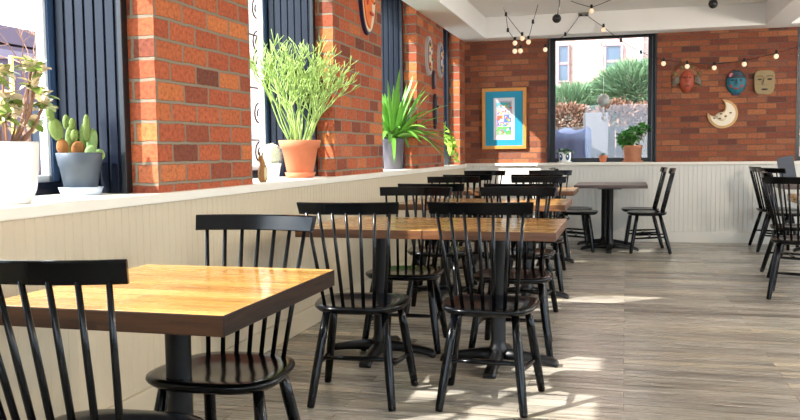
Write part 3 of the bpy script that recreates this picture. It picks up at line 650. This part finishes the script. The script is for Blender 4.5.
# 6 strap-leaved plant in mauve pot
t = thing('potted_strap_plant', (-2.20, 7.80, SILL), 'mauve-grey pot with long arching bright green strap leaves on the third sill', 'potted plant')
pot(t, shell(0.088, 0.115, 0.30, 0.002, 0.02), M['grey_pot2'], 0.106, 0.282)
random.seed(31); b = MB()
for k in range(84):
    a = random.uniform(0, 2*pi); el = random.uniform(0.25, 1.3)
    dd = Vector((cos(a)*cos(el), sin(a)*cos(el), sin(el)))
    if dd.x < 0: dd.x *= 0.35
    b.blade((cos(a)*0.04, sin(a)*0.04, 0.29), dd, random.uniform(0.46, 0.80) if dd.x > 0 else random.uniform(0.35, 0.6), random.uniform(0.036, 0.055), random.uniform(0.25, 0.75) if el < 1.0 else 0.12, 8, random.uniform(-.4, .4), 0.2)
clamp(b.build('leaves', M['leaf'], t, normals=False), -2.47, 6.86, 7.99)
# 7 trailing lime plant
t = thing('potted_vine', (-2.17, 9.98, SILL), 'grey pot with lime-green heart-leaved vine on the farthest left sill', 'potted plant')
pot(t, shell(0.075, 0.095, 0.27, 0.003, 0.02), M['grey_pot'], 0.087, 0.252)
random.seed(41); b = MB(); v = MB()
for k, path in enumerate([[(0, 0, 0.26), (0.03, -0.05, 0.40), (0.05, -0.08, 0.52)], [(0, 0, 0.26), (0.06, -0.1, 0.34), (0.11, -0.16, 0.25)], [(0, 0, 0.26), (0.1, -0.02, 0.30), (0.16, 0.04, 0.16)], [(0, 0, 0.26), (0.10, -0.10, 0.27), (0.15, -0.2, 0.08)], [(0, 0, 0.26), (0.08, 0.05, 0.36), (0.13, 0.12, 0.30)], [(0, 0, 0.26), (0.12, 0.0, 0.2), (0.15, 0.02, 0.04)]]):
    v.tube(path, 0.004, 5)
    for j in range(9):
        s_ = (j+1)/9; p = Vector(path[0]).lerp(Vector(path[1]), min(1, 2*s_)) if s_ < .5 else Vector(path[1]).lerp(Vector(path[2]), 2*s_-1)
        b.blade(p, (random.uniform(-.3, 1), random.uniform(-1, .6), random.uniform(-.6, .5)), random.uniform(0.06, 0.10), random.uniform(0.05, 0.07), 0.4, 5, random.uniform(-.8, .8), 0.1)
v.build('vines', M['pencil'], t, normals=False); b.build('leaves', M['leaf_lime'], t, normals=False)
# back sill pots
BS = 0.985
t = thing('potted_plant', (-0.745, 10.70, BS), 'white pot with dark blue ovals and a low leafy plant on the far sill', 'potted plant')
pot(t, [(0.062, 0), (0.068, 0.003), (0.080, 0.09), (0.082, 0.135), (0.079, 0.138), (0.074, 0.137), (0.073, 0.12)], M['white_pot'], 0.074, 0.122)
for aa in (-pi/2-0.62, -pi/2+0.55, pi/2, 0.3, pi-0.3):
    q = MB(); pts = [(0.026*cos(2*pi*k/16), 0.043*sin(2*pi*k/16)) for k in range(16)]
    q.prism(pts, 0, 0.004, lambda a_, z_, d, aa=aa: ((0.0765+d+0.08*(z_))*cos(aa+a_/0.077), (0.0765+d+0.08*z_)*sin(aa+a_/0.077), 0.072+z_)); q.build('blue_oval', flat('dark_blue_glaze', 22, 72, 108, rough=0.25), t)
MB().lathe([(0.07, 0), (0.095, 0.012), (0.09, 0.014), (0.001, 0.008)], (0, 0, 0), 24).build('saucer', M['white_pot'], t)
b = MB(); random.seed(51)
for k in range(46):
    a = random.uniform(0, 2*pi); el = random.uniform(0.0, 1.2); b.blade((cos(a)*0.03, sin(a)*0.03, 0.13), (cos(a)*cos(el), sin(a)*cos(el), sin(el)), random.uniform(0.06, 0.13), 0.04, 0.5, 4)
b.build('leaves', M['leaf_dark'], t, normals=False)
t = thing('potted_plant', (-0.272, 10.70, BS), 'tiny terracotta pot with a small grey-green plant on the far sill', 'potted plant')
pot(t, shell(0.036, 0.052, 0.085, 0.006, 0.024), M['terracotta'], 0.045, 0.075)
b = MB(); random.seed(52)
for k in range(30):
    a = random.uniform(0, 2*pi); el = random.uniform(0.1, 1.4); b.blade((0, 0, 0.075), (cos(a)*cos(el), sin(a)*cos(el), sin(el)), random.uniform(0.04, 0.085), 0.016, 0.3, 3)
b.build('leaves', M['leaf_dark'], t, normals=False)
t = thing('potted_jade_plant', (0.085, 10.71, BS), 'wide terracotta pot with a bushy dark green plant on the far sill', 'potted plant')
saucer(t, 0.13, 0.02, M['terracotta_pale'])
MB().lathe([(r, z+0.008) for r, z in [(0.098, 0), (0.102, 0.004), (0.116, 0.17), (0.120, 0.172), (0.121, 0.2), (0.117, 0.202), (0.11, 0.2), (0.108, 0.17)]], (0, 0, 0), 32).build('pot', M['terracotta_pale'], t)
MB().lathe([(0.108, 0.17), (0.108, 0.185), (0.001, 0.19)], (0, 0, 0), 20).build('soil', M['soil'], t)
b = MB(); v = MB(); random.seed(53)
for cx, cy, cz, rad, n in ((-0.10, 0, 0.30, 0.10, 120), (0.02, 0, 0.36, 0.11, 130), (0.13, -0.01, 0.41, 0.085, 90), (-0.02, -0.05, 0.28, 0.09, 90), (-0.12, -0.02, 0.24, 0.06, 50)):
    v.tube([(cx*0.3, 0, 0.18), (cx*0.8, cy, (cz+0.18)/2), (cx, cy, cz)], [0.008, 0.006, 0.005], 6)
    for _ in range(n):
        d = Vector([random.gauss(0, 1) for _ in range(3)]).normalized(); b.blade(Vector((cx, cy, cz))+d*rad*random.uniform(0.2, 0.7), d+Vector((0, 0, 0.4)), rad*random.uniform(0.5, 0.85), 0.030, 0.3, 3, random.uniform(-1, 1))
v.build('stems', M['stem'], t); b.build('leaves', M['leaf_mid'], t, normals=False)
t = thing('potted_plant', (2.14, 10.71, BS), 'dark green leafy plant in a pot on the sill at the right edge', 'potted plant')
pot(t, shell(0.07, 0.09, 0.14, 0.006, 0.03), M['terracotta'], 0.08, 0.125)
b = MB()
for _ in range(90):
    a = random.uniform(0, 2*pi); el = random.uniform(0.1, 1.4); b.blade((0, 0, 0.13), (cos(a)*cos(el), sin(a)*cos(el), sin(el)), random.uniform(0.08, 0.16), 0.03, 0.4, 4)
b.build('leaves', M['leaf_dark'], t, normals=False)

# ------------------------------------------------------------------ hanging glass orb
t = thing('hanging_orb', (-0.265, 10.50, 1.72), 'clear glass orb planter hanging on a cord before the far picture window', 'hanging planter')
MB().ball((0, 0, 0.03), (0.075, 0.075, 0.08), 20, 12).build('orb', mat('frosted_glass', rgb(214, 216, 216), rough=0.25, sss=0.55, coat=0.3), t)
b = MB(); random.seed(61)
for _ in range(30):
    d = Vector([random.gauss(0, 1) for _ in range(3)]).normalized(); b.blade((0, 0, 0.06), d+Vector((0, 0, 0.5)), random.uniform(0.05, 0.13), 0.012, 0.2, 3)
b.build('air_plant', M['leaf_lime'], t, normals=False)
MB().ball((0, 0, 0.0), (0.05, 0.05, 0.035), 12, 8).build('pebbles', M['board'], t)
q = MB(); q.tube([(0, 0, 0.10), (0, 0, 0.68)], 0.004, 6); q.build('cord', M['white_frame'], t)
q = MB(); q.tube([(0.028*cos(2*pi*k/20), 0, 0.71+0.03*sin(2*pi*k/20)) for k in range(21)], 0.004, 6, cap=False); q.tube([(0, 0, 0.74), (0, 0, 0.82)], 0.003, 6); q.build('ring', flat('copper_wire', 150, 96, 72, rough=0.4), t)
q = MB(); q.tube([(0, 0, -0.035), (0, 0, -0.16)], 0.012, 8); q.ball((0, 0, -0.19), (0.022, 0.008, 0.028), 10, 8); q.build('pendant_tail', M['white_frame'], t)

# ------------------------------------------------------------------ framed print
t = thing('framed_print', (-1.502, BY, 1.555), 'golden oak frame with teal mat and small colourful folk print on back brick wall', 'picture')
hw, hh, fw = 0.283, 0.388, 0.042
b = MB(); b.box(-hw, -hw+fw, -0.035, 0, -hh, hh, 0.004); b.box(hw-fw, hw, -0.035, 0, -hh, hh, 0.004); b.box(-hw+fw, hw-fw, -0.035, 0, hh-fw, hh, 0.004); b.box(-hw+fw, hw-fw, -0.035, 0, -hh, -hh+fw, 0.004); b.build('frame', M['gold_frame'], t)
MB().box(-hw+fw, hw-fw, -0.015, -0.003, -hh+fw, hh-fw).build('mat_board', M['teal'], t)
MB().box(-0.135, 0.135, -0.018, -0.0151, -0.27, 0.265).build('print_border', flat('print_paper', 206, 204, 206, var=0.05), t)
random.seed(71)
PC = [('p_teal', 60, 150, 150), ('p_red', 200, 84, 60), ('p_green', 92, 158, 76), ('p_blue', 70, 100, 170), ('p_white', 232, 228, 220), ('p_violet', 140, 104, 150), ('p_yellow', 216, 176, 70), ('p_mauve', 176, 160, 172)]
q = MB(); q.box(-0.10, 0.10, -0.0195, -0.0181, -0.225, 0.225); q.build('print_ground', flat('p_mauve', 176, 160, 172), t)
for x0, x1, z0, z1, nm in ((-0.09, 0.09, 0.135, 0.205, 'p_teal'), (-0.09, -0.01, -0.03, 0.04, 'p_red'), (0.0, 0.09, -0.05, 0.05, 'p_blue'), (-0.09, 0.0, -0.09, -0.04, 'p_violet'), (-0.09, 0.09, -0.205, -0.105, 'p_green')):
    MB().box(x0, x1, -0.0198, -0.0194, z0, z1).build('colour_band', flat(*[p for p in PC if p[0] == nm][0]), t)
for z0, z1, cols in ((0.125, 0.205, (0, 0, 4, 1)), (0.045, 0.115, (3, 6, 1, 4)), (-0.05, 0.04, (1, 3, 4, 0)), (-0.095, -0.055, (5, 3, 4, 5)), (-0.205, -0.10, (2, 2, 6, 4))):
    for k in range(14):
        nm = PC[(cols[k % 4]+(k//4)*3) % 8]; cx = -0.085+0.013*k + random.uniform(-.008, .008); cz = random.uniform(z0+0.01, z1-0.01); ra, rb = random.uniform(.009, .016), random.uniform(.010, .02)
        MB().prism([(cx+ra*cos(2*pi*j/12)*random.uniform(.85, 1.1), cz+rb*sin(2*pi*j/12)*random.uniform(.8, 1.1)) for j in range(12)], -0.0196, -0.0208-0.0002*k, lambda a_, b_, d: (a_, d, b_)).build('colour_patch', flat(*nm), t)

# ------------------------------------------------------------------ wall masks
def frame_back(cx, cz): return lambda a_, b_, d: (a_, -d, b_)
# terracotta face with a feathered headdress
t = thing('clay_mask', (0.708, BY, 1.99), 'terracotta face mask with orange headdress and grey side hair on back wall', 'mask')
out = [(0.175*cos(a), 0.02+0.145*sin(a)) for a in [pi*k/14 for k in range(15)]] + [(-0.13, -0.03), (-0.07, 0.0), (0.07, 0.0), (0.13, -0.03)]
MB().prism(out, 0, 0.035, frame_back(0, 0), 0.008).build('headdress', flat('ochre_clay', 130, 76, 42), t)
for k in range(7):
    a = pi*(k+0.5)/7; MB().ball((0.14*cos(a), -0.038, 0.03+0.115*sin(a)), (0.022, 0.012, 0.022), 8, 6).build('headdress_bead', flat('olive_orange_clay', 150, 76, 42) if k % 2 else flat('olive_clay', 120, 104, 52), t)
for s_ in (-1, 1):
    q = MB()
    for j in range(4): q.tube([(s_*0.07, -0.02, 0.03-0.02*j), (s_*0.13, -0.03, 0.0-0.02*j), (s_*0.165, -0.02, -0.055-0.012*j)], [0.018, 0.02, 0.008], 7)
    q.build('side_hair', flat('grey_clay', 112, 100, 84), t)
b = MB(); b.ball((0, -0.03, -0.035), (0.085, 0.055, 0.135), 20, 14); b.build('face', flat('red_terracotta', 158, 70, 42), t)
q = MB(); q.tube([(0, -0.085, 0.02), (0, -0.102, -0.03), (0, -0.092, -0.05)], [0.007, 0.013, 0.010], 8); q.build('nose', flat('red_terracotta', 158, 70, 42), t)
for s_ in (-1, 1): MB().ball((s_*0.034, -0.078, 0.005), (0.016, 0.008, 0.008), 8, 6).build('eye', flat('dark_clay', 84, 40, 30), t)
MB().ball((0, -0.078, -0.09), (0.025, 0.01, 0.008), 8, 6).build('mouth', flat('dark_clay', 84, 40, 30), t)
# teal painted mask
t = thing('painted_mask', (1.262, BY, 1.925), 'turquoise painted face mask with dark striped brow and red cheeks on back wall', 'mask')
MB().ball((0, -0.01, 0), (0.115, 0.065, 0.145), 22, 14).build('face', flat('turquoise_paint', 30, 100, 114), t)
q = MB()
for j in range(5):
    z = 0.055+0.02*j; rr = 0.115*math.sqrt(max(0, 1-(z/0.145)**2)); q.tube([(rr*cos(a)*1.01, -0.01-0.068*sin(a)*math.sqrt(max(0, 1-(z/0.145)**2)), z) for a in [pi*k/12 for k in range(13)]], 0.006, 5)
q.build('hair_bands', flat('dark_maroon_paint', 76, 34, 34), t)
for s_ in (-1, 1):
    MB().ball((s_*0.042, -0.062, 0.02), (0.022, 0.012, 0.010), 10, 6).build('eye', flat('black_paint', 20, 20, 24), t)
    MB().ball((s_*0.055, -0.055, -0.045), (0.022, 0.012, 0.022), 10, 6).build('cheek', flat('red_paint', 172, 56, 48), t)
MB().ball((-0.06, -0.05, 0.085), (0.026, 0.014, 0.026), 10, 6).build('brow_flower', flat('pink_paint', 206, 120, 130), t)
MB().tube([(0, -0.07, 0.03), (0, -0.092, -0.01), (0, -0.08, -0.03)], [0.007, 0.014, 0.011], 8).build('nose', flat('turquoise_paint', 30, 100, 114), t)
MB().ball((0, -0.062, -0.075), (0.034, 0.010, 0.010), 10, 6).build('mouth', flat('red_paint', 172, 56, 48), t)
MB().box(-0.045, 0.045, -0.03, 0, -0.155, -0.12, 0.008).build('chin_base', flat('indigo_paint', 34, 44, 84), t)
# tan wooden mask
t = thing('wooden_mask', (1.572, BY, 1.912), 'tan squared wooden face mask with long nose at right on back wall', 'mask')
out = []
for k in range(32):
    a = 2*pi*k/32; out.append((math.copysign(abs(cos(a))**0.45, cos(a))*(0.118-0.016*(0.5-0.5*sin(a))), math.copysign(abs(sin(a))**0.45, sin(a))*0.14))
MB().prism(out, 0, 0.05, frame_back(0, 0), 0.014).build('face', flat('tan_wood', 142, 120, 78), t)
MB().prism([(-0.009, 0.06), (0.009, 0.06), (0.026, -0.03), (-0.026, -0.03)], 0.05, 0.078, frame_back(0, 0), 0.005).build('nose', flat('tan_wood', 142, 120, 78), t)
for s_ in (-1, 1):
    MB().ball((s_*0.055, -0.05, 0.035), (0.026, 0.008, 0.010), 10, 6).build('eye', flat('dark_brown_paint', 54, 40, 28), t)
    MB().tube([(s_*0.022, -0.052, 0.068), (s_*0.055, -0.055, 0.078), (s_*0.09, -0.05, 0.066)], 0.006, 6).build('eyebrow', flat('dark_tan_wood', 120, 94, 54), t)
MB().ball((0, -0.05, -0.082), (0.036, 0.008, 0.011), 10, 6).build('mouth', flat('dark_brown_paint', 54, 40, 28), t)
# crescent moon face
t = thing('moon_plaque', (1.118, BY, 1.555), 'cream and gold crescent moon face plaque on back brick wall', 'wall plaque')
def crescent(R, c, r_, n=26):
    """outline between an outer circle of radius R at the origin and a biting circle (centre c, radius r_)"""
    d = math.hypot(*c); dirn = math.atan2(c[1], c[0]); al = math.acos((d*d+R*R-r_*r_)/(2*d*R)); be = math.acos((d*d+r_*r_-R*R)/(2*d*r_))
    o_ = [(R*cos(dirn+al+(2*pi-2*al)*k/n), R*sin(dirn+al+(2*pi-2*al)*k/n)) for k in range(n+1)]
    i_ = [(c[0]+r_*cos(dirn+pi+be-2*be*k/n), c[1]+r_*sin(dirn+pi+be-2*be*k/n)) for k in range(1, n)]
    return o_ + i_
gold, cream = flat('gold_glaze', 196, 150, 84, rough=0.35), flat('cream_glaze', 224, 208, 178, rough=0.35)
MB().prism(crescent(0.172, (-0.085, 0.09), 0.112), 0, 0.03, frame_back(0, 0), 0.008).build('crescent', gold, t)
MB().prism(crescent(0.142, (-0.078, 0.083), 0.118), 0.03, 0.042, frame_back(0, 0), 0.005).build('inner_glaze', cream, t)
MB().ball((-0.015, -0.032, -0.035), (0.062, 0.026, 0.055), 14, 10).build('face', cream, t)
MB().tube([(-0.062, -0.058, 0.0), (-0.08, -0.064, -0.025), (-0.066, -0.056, -0.032)], [0.006, 0.011, 0.008], 7).build('nose', cream, t)
for (x, z) in ((-0.02, 0.0), (-0.095, -0.05), (0.03, -0.03), (-0.035, -0.055), (0.085, 0.01)): MB().ball((x, -0.055 if abs(x) < .08 else -0.045, z), (0.016, 0.007, 0.010), 8, 6).build('brown_mark', flat('brown_glaze', 136, 92, 44), t)

def wall_oval(y, z, a, h, label, rim, layers, name='ceramic_plate', cat='wall plate', feats=()):
    """an oval plaque on the left brick pier, facing the room (+x)"""
    t = thing(name, (WX, y, z), label, cat)
    fr = lambda p, q_, d: (d, p, q_)
    oc = lambda s_: [(a*s_*cos(2*pi*k/32), h*s_*sin(2*pi*k/32)) for k in range(32)]
    MB().prism(oc(1), 0, 0.03, fr, 0.006).build('rim', rim, t)
    for s_, m, d in layers: MB().prism(oc(s_), 0.03, d, fr, 0.003).build('glazed_ring', m, t)
    for nm, p, q_, ra, rb, d, m in feats: MB().ball((d, p, q_), (0.01, ra, rb), 10, 6).build(nm, m, t)
    return t
OR, WH, NV = flat('orange_glaze', 228, 112, 38, rough=0.3), flat('ivory_glaze', 226, 206, 172, rough=0.3), flat('navy_glaze', 34, 36, 70, rough=0.3)
BK = flat('black_paint', 20, 20, 24)
t = wall_oval(6.37, 2.44, 0.185, 0.36, 'oval sun and moon face plaque, orange and ivory with navy rim, on second brick pier', NV,
    [(0.93, WH, 0.034)], 'sun_plaque', 'wall plaque',
    [('eye', -0.03, 0.0, 0.02, 0.028, 0.052, BK), ('eye', 0.09, 0.06, 0.018, 0.03, 0.052, BK), ('nose', 0.035, -0.07, 0.022, 0.045, 0.058, OR), ('nostril', 0.05, -0.10, 0.012, 0.015, 0.06, BK), ('mouth', 0.02, -0.19, 0.06, 0.018, 0.05, flat('red_glaze', 178, 44, 28, rough=0.3)), ('cheek', -0.08, -0.1, 0.03, 0.04, 0.045, flat('red_glaze', 178, 44, 28, rough=0.3))])
MB().prism([(-0.16*cos(a)-0.0, 0.31*sin(a)) for a in [-pi/2+pi*k/16 for k in range(17)]] + [(0.03, 0.2), (0.06, 0.05), (0.03, -0.05), (0.05, -0.18)], 0.034, 0.046, lambda p, q_, d: (d, p, q_), 0.003).build('sun_half', OR, t)
RD, BLp, YL = flat('red_paint', 172, 56, 48), flat('cobalt_glaze', 54, 92, 160, rough=0.3), flat('p_yellow', 216, 176, 70)
SV = flat('silvery_glaze', 178, 174, 172, rough=0.35)
f1 = [('painted_dot', 0.05*cos(k), 0.12*sin(k)+0.0, 0.018, 0.022, 0.036, (RD, YL, M['leaf_dark'], BLp)[k % 4]) for k in range(8)]
wall_oval(8.52, 2.15, 0.125, 0.205, 'oval silvery plate with red and yellow painted centre on third brick pier', SV, [(0.8, flat('dark_red_glaze', 120, 50, 44, rough=0.35), 0.033), (0.6, WH, 0.036)], feats=f1)
f2 = [('painted_dot', 0.04*cos(k), 0.11*sin(k), 0.018, 0.022, 0.036, (BLp, YL, BLp, RD)[k % 4]) for k in range(8)]
wall_oval(9.08, 2.16, 0.11, 0.20, 'oval silvery plate with blue painted centre near the edge of third brick pier', SV, [(0.8, flat('slate_glaze', 84, 74, 86, rough=0.35), 0.033), (0.55, WH, 0.036)], feats=f2)
wall_oval(8.74, 1.915, 0.05, 0.10, 'small dark oval mask just under the two silvery plates', flat('dark_mask_wood', 58, 44, 50), [(0.7, flat('greyish_mask_paint', 126, 116, 122), 0.036)], 'small_mask', 'mask')
wall_oval(8.79, 1.58, 0.06, 0.19, 'long narrow dark mask low on the third brick pier', flat('dark_mask_wood', 58, 44, 50), [(0.7, flat('slate_glaze', 84, 74, 86, rough=0.35), 0.04)], 'long_mask', 'mask', [('eye', s_*0.02, 0.05, 0.01, 0.014, 0.044, BK) for s_ in (-1, 1)])

# ------------------------------------------------------------------ string lights and lamps
def string_light(label, paths, bulbs, group='festoon string lights'):
    t = thing('string_light', paths[0][0], label, 'string light', group=group); o_ = Vector(paths[0][0])
    b = MB()
    for p in paths:
        pts = []
        for a, c in zip(p, p[1:]):
            a, c = Vector(a), Vector(c)
            for k in range(5): s_ = k/5; pts.append(a.lerp(c, s_) - Vector((0, 0, 0.02*(a-c).length*4*s_*(1-s_))) - o_)
        pts.append(Vector(p[-1])-o_); b.tube(pts, 0.0035, 5)
    b.build('cord', M['cable'], t)
    for p, lit in bulbs:
        p = Vector(p)-o_
        MB().lathe([(0.006, 0.035), (0.013, 0.03), (0.015, 0), (0.014, -0.012)], p, 12).build('socket', M['cable'], t)
        if lit: MB().ball(p-Vector((0, 0, 0.036)), (0.028, 0.028, 0.030), 14, 10).build('bulb', M['bulb'], t)
string_light('string light cluster hanging from the ceiling over the framed print', [
    [(-1.372, 9.6, 2.80), (-1.338, 9.6, 2.711), (-1.316, 9.6, 2.531), (-1.235, 9.6, 2.415), (-1.239, 9.62, 2.325), (-1.175, 9.62, 2.325)],
    [(-1.338, 9.6, 2.711), (-1.152, 9.6, 2.465)], [(-0.972, 9.6, 2.80), (-1.03, 9.6, 2.605), (-1.081, 9.6, 2.42)]],
    [((-1.338, 9.6, 2.70), 0), ((-1.316, 9.6, 2.52), 0), ((-1.235, 9.6, 2.415), 1), ((-1.239, 9.62, 2.325), 1), ((-1.175, 9.62, 2.325), 1), ((-1.152, 9.6, 2.465), 1), ((-1.081, 9.6, 2.42), 1), ((-1.03, 9.6, 2.60), 0)])
string_light('string light swooping left from the beam clip to the framed print wall', [[(-0.542, 10.27, 2.76), (-0.713, 10.25, 2.53), (-0.83, 10.32, 2.48), (-0.953, 10.40, 2.43)]], [((-0.713, 10.25, 2.53), 0), ((-0.965, 10.40, 2.42), 1)])
string_light('string light swooping right across the far window and past the masks', [
    [(-0.458, 10.27, 2.755), (-0.263, 10.2, 2.60), (-0.061, 10.2, 2.43), (0.167, 10.25, 2.29), (0.426, 10.4, 2.205), (0.70, 10.45, 2.17), (1.01, 10.47, 2.14), (1.33, 10.47, 2.17), (1.675, 10.45, 2.24), (2.1, 10.42, 2.36)]],
    [((-0.263, 10.2, 2.60), 1), ((-0.061, 10.2, 2.42), 0), ((0.167, 10.25, 2.28), 0), ((0.43, 10.4, 2.195), 1), ((0.70, 10.45, 2.155), 1), ((1.005, 10.47, 2.13), 1), ((1.335, 10.47, 2.16), 1), ((1.675, 10.45, 2.235), 1)])
string_light('string light sagging between ceiling hooks above the far picture window', [[(-0.60, 9.5, 2.80), (-0.375, 9.5, 2.72), (-0.14, 9.5, 2.80)]], [((-0.375, 9.5, 2.715), 1)])
for x, lb in ((-0.60, 'left'), (-0.0, 'right')): pass
t = thing('beam_clip', (-0.50, 10.30, 2.76), 'nickel and black clip fixed on the ceiling beam where the string lights meet', 'clip')
MB().box(-0.06, 0.06, -0.02, 0, -0.012, 0.032, 0.004).build('plate', M['chrome'], t); MB().ball((-0.03, -0.025, 0.0), (0.022, 0.016, 0.014), 10, 8).ball((0.035, -0.025, -0.005), (0.014, 0.012, 0.012), 10, 8).build('knob', M['cable'], t)
def ball_lamp(x, y, z, r, label, top=True):
    t = thing('ceiling_spot_lamp', (x, y, CZ), label, 'ceiling lamp')
    MB().lathe([(0.03, -0.03), (0.062, -0.022), (0.065, -0.004), (0.055, 0)], (0, 0, 0), 20).build('ceiling_mount', M['cable'] if top else M['ball'], t)
    dz = z-CZ
    MB().tube([(0, 0, -0.02), (-0.01, 0, (dz+r-0.02)/1.5-0.01), (-0.03, 0, dz+r*0.6)], 0.007, 8).build('stem', M['chrome'], t)
    MB().ball((-0.035, 0, dz), r, 22, 14).build('ball_shade', M['ball'], t)
ball_lamp(-0.66, 8.75, 2.50, 0.046, 'black ball spot lamp hanging above the string lights near the far window')
ball_lamp(0.86, 8.8, 2.57, 0.045, 'black ball spot lamp hanging at top right above the clay mask')
for i, y in enumerate((2.6, 6.4)):  # added pendants, out of view, as bodies for the fill lights
    t = thing('fill_pendant', (3.2, y, CZ), ('nearer' if i == 0 else 'farther') + ' added pendant for fill light, unseen beyond the right beam', 'ceiling lamp')
    MB().lathe([(0.05, -0.02), (0.055, 0)], (0, 0, 0), 20).build('ceiling_rose', M['white_frame'], t)
    MB().tube([(0, 0, -0.02), (0, 0, -0.50)], 0.004, 6).build('cord', M['cable'], t)
    MB().lathe([(0.02, -0.50), (0.05, -0.53), (0.06, -0.545), (0.058, -0.545), (0.02, -0.51)], (0, 0, 0), 20).build('cap', M['white_frame'], t)
    MB().lathe([(0.03, -0.83), (0.17, -0.80), (0.172, -0.795), (0.03, -0.825)], (0, 0, 0), 24).build('glass_dish', M['white_glow'], t)

# ------------------------------------------------------------------ things on the back right table
t = thing('laptop', (1.735, 9.80, 0.7512), 'dark grey slab screen leaning up on the back right table', 'laptop', 0.12)
MB().box(-0.10, 0.10, -0.02, 0.15, 0, 0.014, 0.004).build('base', flat('dark_grey_plastic', 66, 70, 78), t)
q = MB().box(-0.085, 0.085, -0.006, 0.006, 0, 0.29, 0.004).build('screen', flat('dark_grey_plastic', 66, 70, 78), t); q.rotation_euler = (0.1, -0.22, 0); q.location = (-0.01, -0.01, 0.012)
t = thing('cup', (1.815, 9.62, 0.75), 'small white cup on the back right table beside the grey screen', 'cup')
MB().lathe([(0.024, 0), (0.028, 0.004), (0.036, 0.08), (0.034, 0.08), (0.026, 0.008), (0.001, 0.007)], (0, 0, 0), 20).build('body', M['white_pot'], t)
q = MB(); q.tube([(0.034+0.022*sin(pi*k/8), 0, 0.065-0.045*k/8) for k in range(9)], 0.004, 6); q.build('handle', M['white_pot'], t)
